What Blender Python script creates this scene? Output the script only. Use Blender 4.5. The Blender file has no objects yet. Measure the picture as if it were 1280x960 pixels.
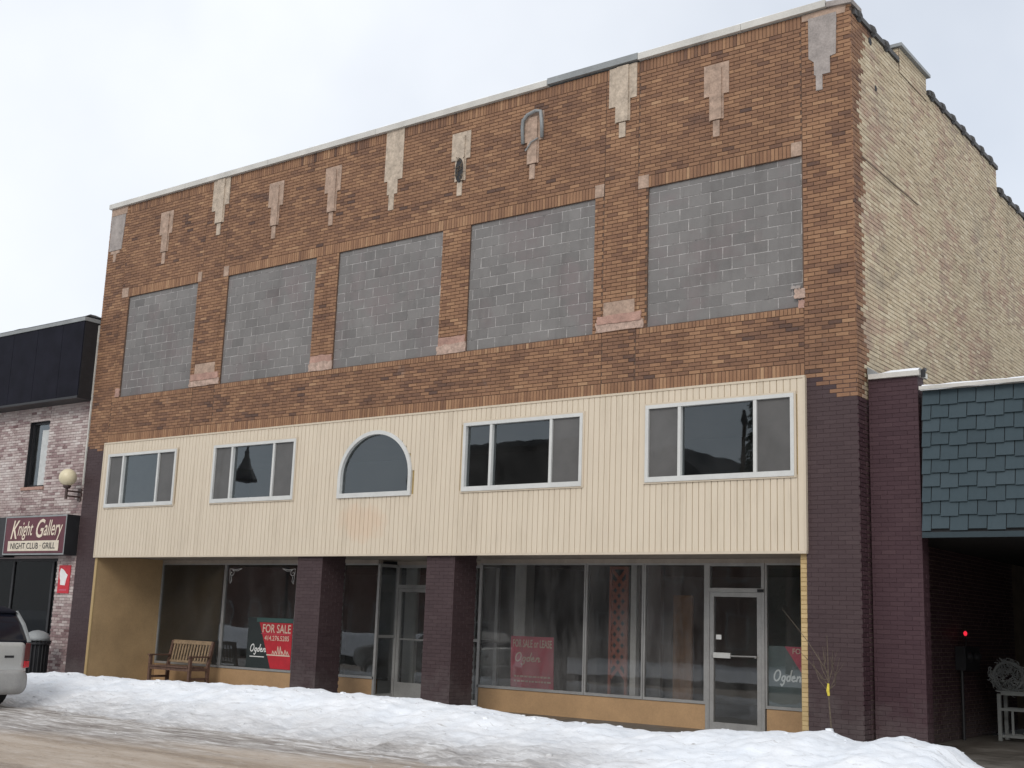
import bpy, bmesh, math, random
from mathutils import Vector, Matrix, noise as mn
R = math.radians
random.seed(7)
S = bpy.context.scene
COL = S.collection

# ------------------------------------------------------------------ camera
CAM = Vector((0.0, -17.5, 1.65))
F_PX, YAW, PITCH, ROLL = 1527.57, -0.64710, 0.19397, 0.03605
def cam_axes():
    f = Vector((math.sin(YAW)*math.cos(PITCH), math.cos(YAW)*math.cos(PITCH), math.sin(PITCH)))
    r = Vector((math.cos(YAW), -math.sin(YAW), 0)); u = r.cross(f)
    c, s = math.cos(ROLL), math.sin(ROLL)
    return c*r+s*u, -s*r+c*u, f
cr, cu, cf = cam_axes()
cd = bpy.data.cameras.new('camera'); cam = bpy.data.objects.new('camera', cd); COL.objects.link(cam)
m = Matrix((cr, cu, -cf)).transposed().to_4x4(); m.translation = CAM
cam.matrix_world = m
cd.sensor_width = 36.0; cd.lens = F_PX/1280*36; cd.clip_start = 0.1; cd.clip_end = 3000
S.camera = cam
S.render.resolution_x = 1024; S.render.resolution_y = 768

# ------------------------------------------------------------------ sky, sun, exposure
SUN_EL, SUN_AZ = R(33), R(160)          # azimuth clockwise from +Y
W = bpy.data.worlds.new('World'); S.world = W; W.use_nodes = True
nt = W.node_tree; nt.nodes.clear()
def N(t, kind, **kw):
    n = t.nodes.new(kind)
    for k, v in kw.items(): setattr(n, k, v)
    return n
wo = N(nt, 'ShaderNodeOutputWorld'); bg = N(nt, 'ShaderNodeBackground'); sky = N(nt, 'ShaderNodeTexSky')
sky.sky_type = 'NISHITA'; sky.sun_disc = False; sky.sun_elevation = SUN_EL; sky.sun_rotation = SUN_AZ
tc = N(nt, 'ShaderNodeTexCoord'); nz = N(nt, 'ShaderNodeTexNoise'); rp = N(nt, 'ShaderNodeValToRGB'); mx = N(nt, 'ShaderNodeMix', data_type='RGBA')
nz.inputs['Scale'].default_value = 1.1; nz.inputs['Detail'].default_value = 6; nz.inputs['Roughness'].default_value = 0.5
rp.color_ramp.elements[0].position = 0.30; rp.color_ramp.elements[0].color = (0.5, 0.5, 0.5, 1)
rp.color_ramp.elements[1].position = 0.58; rp.color_ramp.elements[1].color = (1, 1, 1, 1)
mpw = N(nt, 'ShaderNodeMapping'); mpw.inputs['Location'].default_value = (3.3, 3.7, 0.3)
nt.links.new(tc.outputs['Generated'], mpw.inputs['Vector']); nt.links.new(mpw.outputs[0], nz.inputs['Vector']); nt.links.new(nz.outputs['Fac'], rp.inputs['Fac'])
nt.links.new(rp.outputs['Color'], mx.inputs['Factor']); nt.links.new(sky.outputs['Color'], mx.inputs[6])
mx.inputs[7].default_value = (8.8, 9.15, 9.7, 1)      # the high overcast
nt.links.new(mx.outputs[2], bg.inputs['Color']); bg.inputs['Strength'].default_value = 0.1
nt.links.new(bg.outputs[0], wo.inputs[0])
sl = bpy.data.lights.new('sun', 'SUN'); sl.energy = 1.15; sl.angle = R(25); sl.color = (1.0, 0.96, 0.9)
so = bpy.data.objects.new('sun', sl); COL.objects.link(so)
sd = Vector((math.sin(SUN_AZ)*math.cos(SUN_EL), math.cos(SUN_AZ)*math.cos(SUN_EL), math.sin(SUN_EL)))
so.rotation_euler = (-sd).to_track_quat('-Z', 'Y').to_euler(); so.location = (0, -30, 40)
S.view_settings.view_transform = 'Standard'; S.view_settings.look = 'None'
S.view_settings.exposure = 0.14; S.view_settings.gamma = 1.0; S.view_settings.use_curve_mapping = False

# ------------------------------------------------------------------ materials
MATS = {}
def new_mat(name):
    mt = bpy.data.materials.new(name); mt.use_nodes = True; t = mt.node_tree
    b = t.nodes['Principled BSDF']; MATS[name] = mt
    return mt, t, b
def pos_noise(t, scale, detail=4, rough=0.55, stretch=None):
    g = N(t, 'ShaderNodeNewGeometry'); n = N(t, 'ShaderNodeTexNoise')
    n.inputs['Scale'].default_value = scale; n.inputs['Detail'].default_value = detail; n.inputs['Roughness'].default_value = rough
    if stretch:
        mp = N(t, 'ShaderNodeMapping'); mp.inputs['Scale'].default_value = stretch
        t.links.new(g.outputs['Position'], mp.inputs['Vector']); t.links.new(mp.outputs[0], n.inputs['Vector'])
    else: t.links.new(g.outputs['Position'], n.inputs['Vector'])
    return n.outputs['Fac']
def ramp(t, fac, stops):
    r = N(t, 'ShaderNodeValToRGB'); el = r.color_ramp.elements
    while len(el) > 2: el.remove(el[-1])
    for i, (p, c) in enumerate(stops):
        e = el[i] if i < 2 else el.new(p)
        e.position = p; e.color = (*c, 1) if len(c) == 3 else c
    if fac is not None: t.links.new(fac, r.inputs['Fac'])
    return r.outputs['Color']
def math_n(t, op, a, b=None, clamp=False):
    n = N(t, 'ShaderNodeMath', operation=op, use_clamp=clamp)
    for i, v in enumerate((a, b)):
        if v is None: continue
        if isinstance(v, (int, float)): n.inputs[i].default_value = v
        else: t.links.new(v, n.inputs[i])
    return n.outputs[0]
def mixc(t, fac, a, b, blend='MIX'):
    n = N(t, 'ShaderNodeMix', data_type='RGBA', blend_type=blend)
    for k, v in (('Factor', fac), (6, a), (7, b)):
        s = n.inputs[k]
        if isinstance(v, (int, float)): s.default_value = v
        elif isinstance(v, tuple): s.default_value = (*v, 1)
        else: t.links.new(v, s)
    return n.outputs[2]
def bump(t, b, height, strength=0.3, dist=0.01):
    n = N(t, 'ShaderNodeBump'); n.inputs['Strength'].default_value = strength; n.inputs['Distance'].default_value = dist
    t.links.new(height, n.inputs['Height']); t.links.new(n.outputs[0], b.inputs['Normal'])
def plain(name, col, rough=0.7, var=0.18, scale=3.0, fine=40.0, bmp=0.15, metal=0.0, stretch=None, spec=0.4):
    mt, t, b = new_mat(name)
    a = pos_noise(t, scale, 5, 0.6, stretch); c = pos_noise(t, fine, 3)
    mixf = math_n(t, 'ADD', math_n(t, 'MULTIPLY', a, 0.65), math_n(t, 'MULTIPLY', c, 0.35))
    lo = tuple(max(0, x*(1-var*1.6)) for x in col); hi = tuple(min(1, x*(1+var*1.6)) for x in col)
    t.links.new(ramp(t, mixf, [(0.3, lo), (0.7, hi)]), b.inputs['Base Color'])
    b.inputs['Roughness'].default_value = rough; b.inputs['Metallic'].default_value = metal
    b.inputs['Specular IOR Level'].default_value = spec
    if bmp: bump(t, b, c, bmp, 0.004)
    return mt
def tone_val(t):
    a = N(t, 'ShaderNodeAttribute', attribute_name='tone', attribute_type='GEOMETRY')
    o = N(t, 'ShaderNodeAttribute', attribute_name='tone', attribute_type='OBJECT')
    return math_n(t, 'ADD', a.outputs['Fac'], o.outputs['Fac'])
def brick_mat(name, stops, patch=None, patch_scale=0.5, rough=0.8, amp=0.35, stain=None):
    mt, t, b = new_mat(name)
    tv = tone_val(t)
    big = pos_noise(t, 0.9, 4, 0.6); fine = pos_noise(t, 45, 4, 0.65); mid = pos_noise(t, 9, 3, 0.6)
    v = math_n(t, 'ADD', tv, math_n(t, 'MULTIPLY', math_n(t, 'SUBTRACT', big, 0.5), amp))
    v = math_n(t, 'ADD', v, math_n(t, 'MULTIPLY', math_n(t, 'SUBTRACT', fine, 0.5), 0.30))
    v = math_n(t, 'ADD', v, math_n(t, 'MULTIPLY', math_n(t, 'SUBTRACT', mid, 0.5), 0.22), clamp=True)
    c = ramp(t, v, stops)
    if patch:
        p = pos_noise(t, patch_scale, 5, 0.65)
        if name == 'brick_cream': p = math_n(t, 'ADD', p, math_n(t, 'MULTIPLY', math_n(t, 'SUBTRACT', tv, 0.58), -0.35))
        c = mixc(t, ramp(t, p, [(0.5, (0, 0, 0)), (0.66, (0.8, 0.8, 0.8))]), c, patch)
    if stain:
        p = math_n(t, 'ADD', pos_noise(t, 0.8, 5, 0.72, (1.0, 1.0, 1.3)), math_n(t, 'MULTIPLY', math_n(t, 'SUBTRACT', tv, 0.58), -0.3))
        c = mixc(t, ramp(t, p, [(0.53, (0, 0, 0)), (0.75, (0.7, 0.7, 0.7))]), c, stain)
    if name in ('brick_orange', 'block_grey', 'brick_cream', 'brick_whitewash'):
        # soot and water runs: long stains crossing many bricks
        w1 = pos_noise(t, 1.4, 7, 0.72, (1.6, 1.6, 0.32)); w2 = pos_noise(t, 0.5, 5, 0.65)
        c = mixc(t, ramp(t, w1, [(0.50, (0, 0, 0)), (0.74, (0.55, 0.55, 0.55))]), c, (0.6, 0.58, 0.57), 'MULTIPLY')
        c = mixc(t, ramp(t, w2, [(0.48, (0, 0, 0)), (0.72, (0.5, 0.5, 0.5))]), c, (0.72, 0.72, 0.73), 'MULTIPLY')
        pale = pos_noise(t, 2.3, 7, 0.75, (1.0, 1.0, 0.7))
        c = mixc(t, ramp(t, pale, [(0.60, (0, 0, 0)), (0.78, (0.30, 0.30, 0.30))]), c, (0.34, 0.30, 0.27))
    if name in ('brick_purple', 'brick_plum'):
        # salt splashed up from the pavement and scuffed paint
        geo = N(t, 'ShaderNodeNewGeometry'); sx = N(t, 'ShaderNodeSeparateXYZ'); t.links.new(geo.outputs['Position'], sx.inputs[0])
        zz = math_n(t, 'ADD', sx.outputs[2], math_n(t, 'MULTIPLY', math_n(t, 'SUBTRACT', pos_noise(t, 2.2, 6, 0.7), 0.5), -2.2))
        c = mixc(t, ramp(t, zz, [(0.05, (0.40, 0.40, 0.40)), (0.75, (0, 0, 0))]), c, (0.15, 0.13, 0.125))
        c = mixc(t, ramp(t, pos_noise(t, 14, 5, 0.75), [(0.68, (0, 0, 0)), (0.76, (0.5, 0.5, 0.5))]), c, (0.10, 0.065, 0.05))
    t.links.new(c, b.inputs['Base Color']); b.inputs['Roughness'].default_value = rough
    b.inputs['Specular IOR Level'].default_value = 0.25
    bump(t, b, fine, 0.5, 0.004)
    return mt
brick_mat('brick_orange', [(0.0, (0.10, 0.062, 0.050)), (0.22, (0.162, 0.089, 0.059)), (0.5, (0.240, 0.131, 0.078)), (0.75, (0.318, 0.180, 0.103)), (1.0, (0.40, 0.25, 0.148))])
brick_mat('brick_cream', [(0.0, (0.27, 0.205, 0.14)), (0.35, (0.46, 0.37, 0.25)), (0.7, (0.57, 0.475, 0.33)), (1.0, (0.65, 0.56, 0.41))], patch=(0.43, 0.29, 0.22), patch_scale=0.75, stain=(0.33, 0.28, 0.22))
brick_mat('brick_purple', [(0.0, (0.045, 0.028, 0.030)), (0.5, (0.058, 0.037, 0.039)), (1.0, (0.073, 0.049, 0.050))], amp=0.7, rough=0.55)
brick_mat('brick_plum', [(0.0, (0.044, 0.022, 0.027)), (0.5, (0.058, 0.030, 0.036)), (1.0, (0.075, 0.042, 0.047))], amp=0.7, rough=0.6)
brick_mat('brick_whitewash', [(0.0, (0.17, 0.10, 0.10)), (0.3, (0.30, 0.215, 0.21)), (0.55, (0.44, 0.36, 0.34)), (1.0, (0.62, 0.56, 0.53))], amp=0.5)
brick_mat('brick_yellow', [(0.0, (0.40, 0.285, 0.14)), (0.5, (0.46, 0.335, 0.17)), (1.0, (0.52, 0.385, 0.20))], amp=0.4, rough=0.6)
brick_mat('block_grey', [(0.0, (0.120, 0.114, 0.110)), (0.45, (0.178, 0.170, 0.164)), (1.0, (0.245, 0.234, 0.224))], patch=(0.190, 0.160, 0.158), patch_scale=0.8, amp=0.45)
plain('mortar_brown', (0.115, 0.074, 0.054), 0.95)
plain('mortar_cream', (0.18, 0.14, 0.105), 0.95)
plain('mortar_purple', (0.049, 0.031, 0.033), 0.8)
plain('mortar_light', (0.315, 0.30, 0.29), 0.95, 0.5, 6)
plain('mortar_pinkish', (0.36, 0.30, 0.285), 0.95)
plain('mortar_yellow', (0.36, 0.26, 0.11), 0.9)
plain('stone_tan', (0.35, 0.25, 0.19), 0.85, 0.28, 7, 30, 0.5)
plain('stone_buff', (0.42, 0.345, 0.27), 0.85, 0.26, 7, 30, 0.5)
plain('stone_pink', (0.36, 0.22, 0.175), 0.85, 0.25, 6, bmp=0.5)
plain('patch_grey', (0.30, 0.265, 0.245), 0.9, 0.25, 4, bmp=0.4)
plain('rubble', (0.40, 0.29, 0.235), 0.95, 0.3, 12, bmp=0.6)
plain('coping_metal', (0.50, 0.48, 0.44), 0.45, 0.12, 2, metal=0.0)
plain('coping_dark', (0.24, 0.25, 0.25), 0.5, 0.15, 2)
plain('tile_dark', (0.055, 0.052, 0.05), 0.6, 0.25, 6)
plain('soffit', (0.36, 0.31, 0.26), 0.7, 0.15)
plain('aluminium', (0.36, 0.355, 0.345), 0.38, 0.12, 3, metal=0.35)
plain('frame_white', (0.55, 0.55, 0.53), 0.45, 0.06, 3, bmp=0.05)
plain('bulkhead_tan', (0.42, 0.265, 0.14), 0.65, 0.12, 2)
plain('stucco_tan', (0.44, 0.30, 0.16), 0.8, 0.12, 1.5)
plain('interior_grey', (0.22, 0.215, 0.21), 0.9, 0.2, 1.2)
plain('interior_dark', (0.06, 0.058, 0.058), 0.9, 0.2, 1.2)
plain('interior_white', (0.62, 0.61, 0.58), 0.8, 0.1)
plain('interior_floor', (0.16, 0.15, 0.14), 0.6, 0.2, 2)
plain('wood_red', (0.30, 0.09, 0.055), 0.6, 0.2, 8)
plain('wood_orange', (0.27, 0.13, 0.05), 0.6, 0.15, 8)
plain('bench_wood', (0.13, 0.075, 0.055), 0.65, 0.3, 14, stretch=(1, 1, 1))
plain('bench_slat', (0.27, 0.19, 0.115), 0.65, 0.3, 14)
plain('black_metal', (0.018, 0.018, 0.02), 0.5, 0.2, 5)
plain('navy_metal', (0.010, 0.010, 0.016), 0.7, 0.25, 2, spec=0.1)
plain('maroon', (0.10, 0.022, 0.032), 0.45, 0.15, 4)
plain('cream_paint', (0.62, 0.55, 0.44), 0.6, 0.1, 8)
plain('lettering_cream', (0.68, 0.58, 0.46), 0.5, 0.08, 8)
plain('lettering_dark', (0.03, 0.028, 0.03), 0.6, 0.1, 8)
plain('lettering_white', (0.75, 0.75, 0.73), 0.6, 0.05, 8)
plain('poster_red', (0.50, 0.022, 0.035), 0.5, 0.1, 8)
plain('poster_faded', (0.55, 0.09, 0.14), 0.6, 0.15, 5)
plain('poster_dark', (0.022, 0.03, 0.03), 0.5, 0.1, 8)
plain('poster_grey', (0.13, 0.16, 0.16), 0.5, 0.1, 8)
plain('poster_green', (0.05, 0.11, 0.10), 0.5, 0.1, 8)
plain('lamp_globe', (0.66, 0.58, 0.40), 0.35, 0.06, 4, bmp=0.0)
plain('lamp_bronze', (0.06, 0.035, 0.03), 0.5, 0.15, 5)
plain('tar_hole_shade', (0.03, 0.03, 0.032), 0.8)  # dark backing; also paints the shade inside holes
plain('car_silver', (0.52, 0.52, 0.50), 0.3, 0.06, 2, metal=0.3, bmp=0.0)
plain('car_lower', (0.34, 0.335, 0.325), 0.45, 0.1, 3, bmp=0.02)
plain('rubber', (0.02, 0.02, 0.02), 0.85, 0.2, 8)
plain('car_red', (0.60, 0.02, 0.04), 0.25, 0.05, 8, bmp=0.0)
plain('car_dark_red', (0.12, 0.025, 0.028), 0.3, 0.05, 8, bmp=0.0)
plain('chrome', (0.6, 0.6, 0.6), 0.2, 0.03, 3, metal=1.0, bmp=0.0)
plain('twig', (0.11, 0.085, 0.06), 0.8, 0.25, 30)
plain('tag_yellow', (0.62, 0.50, 0.06), 0.6, 0.1, 20)
plain('painted_wire', (0.24, 0.25, 0.245), 0.6, 0.15, 6)
plain('white_paint', (0.50, 0.51, 0.50), 0.6, 0.12, 6)
plain('far_wall', (0.085, 0.07, 0.06), 0.9, 0.25, 1)
plain('far_wall_red', (0.12, 0.06, 0.045), 0.9, 0.25, 1)
plain('far_wall_grey', (0.11, 0.11, 0.11), 0.9, 0.25, 1)
plain('far_roof', (0.05, 0.048, 0.05), 0.9, 0.25, 2)
plain('evergreen', (0.022, 0.04, 0.022), 0.9, 0.4, 6)
plain('bark', (0.08, 0.06, 0.045), 0.9, 0.3, 8)
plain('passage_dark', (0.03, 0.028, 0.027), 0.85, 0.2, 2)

def teal_mat():
    mt, t, b = new_mat('shingle_teal'); tv = tone_val(t)
    f = pos_noise(t, 20, 4, 0.6, (1, 1, 0.25)); v = math_n(t, 'ADD', tv, math_n(t, 'MULTIPLY', math_n(t, 'SUBTRACT', f, 0.5), 0.5), clamp=True)
    t.links.new(ramp(t, v, [(0, (0.019, 0.033, 0.041)), (0.5, (0.028, 0.048, 0.059)), (1, (0.040, 0.061, 0.073))]), b.inputs['Base Color'])
    b.inputs['Roughness'].default_value = 0.75; bump(t, b, f, 0.4, 0.004)
teal_mat()
def siding_mat():
    mt, t, b = new_mat('siding_cream'); tv = tone_val(t)
    f = pos_noise(t, 2.0, 5, 0.6, (1, 1, 0.5)); g = pos_noise(t, 30, 3)
    v = math_n(t, 'ADD', tv, math_n(t, 'MULTIPLY', math_n(t, 'SUBTRACT', f, 0.5), 0.8), clamp=True)
    c = ramp(t, v, [(0, (0.545, 0.465, 0.36)), (0.5, (0.60, 0.515, 0.40)), (1, (0.64, 0.555, 0.435))])
    # old rusty wash below the arched window, with its own ragged shape
    geo = N(t, 'ShaderNodeNewGeometry'); sx = N(t, 'ShaderNodeSeparateXYZ'); t.links.new(geo.outputs['Position'], sx.inputs[0])
    dx = math_n(t, 'DIVIDE', math_n(t, 'ADD', sx.outputs[0], 16.75), 0.75); dz = math_n(t, 'DIVIDE', math_n(t, 'ADD', sx.outputs[2], -3.5), 0.42)
    rr = math_n(t, 'ADD', math_n(t, 'MULTIPLY', dx, dx), math_n(t, 'MULTIPLY', dz, dz))
    rr = math_n(t, 'ADD', rr, math_n(t, 'MULTIPLY', math_n(t, 'SUBTRACT', pos_noise(t, 3, 5, 0.7), 0.5), 2.0))
    st = ramp(t, rr, [(0.3, (0.55, 0.55, 0.55)), (1.3, (0, 0, 0))])
    c = mixc(t, st, c, (0.60, 0.44, 0.31))
    dirt = ramp(t, pos_noise(t, 1.5, 7, 0.74, (3.5, 1, 0.28)), [(0.52, (0, 0, 0)), (0.76, (0.5, 0.5, 0.5))])
    c = mixc(t, dirt, c, (0.40, 0.33, 0.24))
    t.links.new(c, b.inputs['Base Color']); b.inputs['Roughness'].default_value = 0.5; bump(t, b, g, 0.06, 0.003)
siding_mat()
def glass_mat(name, tint=(0.86, 0.9, 0.9), refl=1.7, dirt=0.04, dirt_col=(0.35, 0.35, 0.34), wav=0.02, streak=None, gcol=(0.95, 0.98, 1.0), even=False):
    mt = bpy.data.materials.new(name); mt.use_nodes = True; t = mt.node_tree; t.nodes.clear(); MATS[name] = mt
    out = N(t, 'ShaderNodeOutputMaterial'); tr = N(t, 'ShaderNodeBsdfTransparent'); gl = N(t, 'ShaderNodeBsdfGlossy'); df = N(t, 'ShaderNodeBsdfDiffuse')
    tr.inputs[0].default_value = (*tint, 1); gl.inputs['Color'].default_value = (*gcol, 1); gl.inputs['Roughness'].default_value = 0.015
    df.inputs[0].default_value = (*dirt_col, 1)
    fr = N(t, 'ShaderNodeFresnel'); fr.inputs['IOR'].default_value = 1.5
    geo = N(t, 'ShaderNodeNewGeometry')
    bm_ = N(t, 'ShaderNodeBump'); bm_.inputs['Strength'].default_value = wav; bm_.inputs['Distance'].default_value = 0.1
    t.links.new(pos_noise(t, 1.1, 2, 0.4), bm_.inputs['Height'])
    t.links.new(bm_.outputs[0], gl.inputs['Normal'])
    m1 = N(t, 'ShaderNodeMixShader'); m2 = N(t, 'ShaderNodeMixShader')
    t.links.new(math_n(t, 'MULTIPLY', fr.outputs[0], refl, clamp=True), m1.inputs[0])
    t.links.new(tr.outputs[0], m1.inputs[1]); t.links.new(gl.outputs[0], m1.inputs[2])
    d = pos_noise(t, 1.2, 5, 0.65, streak)
    t.links.new(math_n(t, 'MULTIPLY', ramp(t, d, [(0.35, (0.85,)*3), (0.75, (1.15,)*3)] if even else [(0.35, (0.25,)*3), (0.75, (2.2,)*3)]), dirt, clamp=True), m2.inputs[0])
    t.links.new(m1.outputs[0], m2.inputs[1]); t.links.new(df.outputs[0], m2.inputs[2]); t.links.new(m2.outputs[0], out.inputs[0])
glass_mat('glass_shop', (0.86, 0.88, 0.88), 1.9, 0.07, streak=(1.5, 1, 0.5))
glass_mat('glass_dirty', (0.85, 0.86, 0.86), 1.5, 0.22, (0.27, 0.265, 0.26), streak=(2.2, 1, 0.6))
glass_mat('glass_upper', (0.6, 0.65, 0.68), 2.2, 0.02, gcol=(0.86, 0.95, 1.0))
glass_mat('glass_dim', (0.25, 0.25, 0.25), 0.35, 0.004)
glass_mat('screen_mesh', (0.45, 0.45, 0.45), 0.6, 0.62, (0.185, 0.18, 0.176), even=True)
plain('glass_car', (0.010, 0.011, 0.018), 0.12, 0.05, 2, bmp=0.0, spec=0.5)

def snow_mat():
    mt, t, b = new_mat('snow')
    a = pos_noise(t, 1.6, 6, 0.62); f = pos_noise(t, 18, 5, 0.7); sp = pos_noise(t, 3.6, 8, 0.8, (0.6, 3.2, 1))
    c = ramp(t, a, [(0.3, (0.76, 0.80, 0.855)), (0.65, (0.87, 0.89, 0.92))])
    c = mixc(t, ramp(t, sp, [(0.575, (0, 0, 0)), (0.67, (0.7, 0.7, 0.7))]), c, (0.34, 0.31, 0.28))
    # dirt thrown up by traffic, thickening towards the carriageway
    geo = N(t, 'ShaderNodeNewGeometry'); sx = N(t, 'ShaderNodeSeparateXYZ'); t.links.new(geo.outputs['Position'], sx.inputs[0])
    mr = N(t, 'ShaderNodeMapRange', interpolation_type='SMOOTHSTEP'); t.links.new(sx.outputs[0], mr.inputs[0])
    for i_, v_ in enumerate((-9.5, -6.5, 0.0, 1.7)): mr.inputs[i_+1].default_value = v_
    y = math_n(t, 'SUBTRACT', math_n(t, 'MULTIPLY', sx.outputs[1], -1), mr.outputs[0])
    y = math_n(t, 'ADD', y, math_n(t, 'MULTIPLY', math_n(t, 'SUBTRACT', pos_noise(t, 0.8, 7, 0.72, (0.35, 1.6, 1)), 0.5), 2.4))
    dm = ramp(t, math_n(t, 'DIVIDE', y, 10), [(0.29, (0, 0, 0)), (0.37, (0.40, 0.40, 0.40)), (0.47, (0.9, 0.9, 0.9))])
    dcol = ramp(t, pos_noise(t, 4, 7, 0.75, (0.35, 1.8, 1)), [(0.36, (0.20, 0.18, 0.165)), (0.52, (0.42, 0.395, 0.375)), (0.64, (0.66, 0.65, 0.64))])
    c = mixc(t, dm, c, dcol)
    t.links.new(c, b.inputs['Base Color']); b.inputs['Roughness'].default_value = 0.85; b.inputs['Specular IOR Level'].default_value = 0.2
    h = math_n(t, 'ADD', f, math_n(t, 'MULTIPLY', pos_noise(t, 5, 5, 0.65), 2.0)); bump(t, b, h, 0.32, 0.03)
snow_mat()
plain('snow_clean', (0.82, 0.84, 0.87), 0.85, 0.05, 2, 25, 0.3)
def road_mat():
    mt, t, b = new_mat('road_slush')
    st = pos_noise(t, 1.1, 7, 0.7, (0.22, 1.5, 1)); f = pos_noise(t, 9, 6, 0.72, (0.5, 1.6, 1)); g = pos_noise(t, 40, 4, 0.7)
    c = ramp(t, st, [(0.32, (0.24, 0.185, 0.14)), (0.5, (0.39, 0.315, 0.245)), (0.68, (0.50, 0.43, 0.36))])
    c = mixc(t, ramp(t, f, [(0.52, (0, 0, 0)), (0.7, (0.75, 0.75, 0.75))]), c, (0.52, 0.47, 0.42))
    c = mixc(t, ramp(t, f, [(0.28, (0.8, 0.8, 0.8)), (0.42, (0, 0, 0))]), c, (0.125, 0.10, 0.085))
    geo = N(t, 'ShaderNodeNewGeometry'); sx = N(t, 'ShaderNodeSeparateXYZ'); t.links.new(geo.outputs['Position'], sx.inputs[0])
    y = math_n(t, 'ADD', math_n(t, 'MULTIPLY', sx.outputs[1], -1), math_n(t, 'MULTIPLY', math_n(t, 'ADD', sx.outputs[0], 9.8), 0.27))
    y = math_n(t, 'ADD', y, math_n(t, 'MULTIPLY', math_n(t, 'SUBTRACT', pos_noise(t, 0.7, 7, 0.72, (0.3, 1.7, 1)), 0.5), 2.2))
    sl_ = ramp(t, pos_noise(t, 3.5, 7, 0.75, (0.3, 2.0, 1)), [(0.36, (0.16, 0.14, 0.13)), (0.50, (0.40, 0.375, 0.355)), (0.60, (0.74, 0.73, 0.72))])
    c = mixc(t, ramp(t, math_n(t, 'DIVIDE', y, 10), [(0.46, (0.9, 0.9, 0.9)), (0.58, (0, 0, 0))]), c, sl_)
    t.links.new(c, b.inputs['Base Color']); b.inputs['Specular IOR Level'].default_value = 0.4
    t.links.new(ramp(t, st, [(0.3, (0.35,)*3), (0.6, (0.8,)*3)]), b.inputs['Roughness'])
    bump(t, b, math_n(t, 'ADD', f, math_n(t, 'MULTIPLY', g, 0.4)), 0.5, 0.03)
road_mat()
def paving_mat():
    mt, t, b = new_mat('paving')
    a = pos_noise(t, 1.5, 6, 0.65); g = pos_noise(t, 30, 4, 0.7)
    t.links.new(ramp(t, a, [(0.35, (0.10, 0.088, 0.075)), (0.55, (0.155, 0.138, 0.12)), (0.75, (0.24, 0.225, 0.205))]), b.inputs['Base Color'])
    t.links.new(ramp(t, a, [(0.35, (0.3,)*3), (0.6, (0.75,)*3)]), b.inputs['Roughness']); bump(t, b, g, 0.3, 0.004)
paving_mat()
mt, t, b = new_mat('red_lamp'); b.inputs['Base Color'].default_value = (0.6, 0.02, 0.03, 1); b.inputs['Emission Color'].default_value = (1, 0.03, 0.06, 1); b.inputs['Emission Strength'].default_value = 0.8

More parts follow.
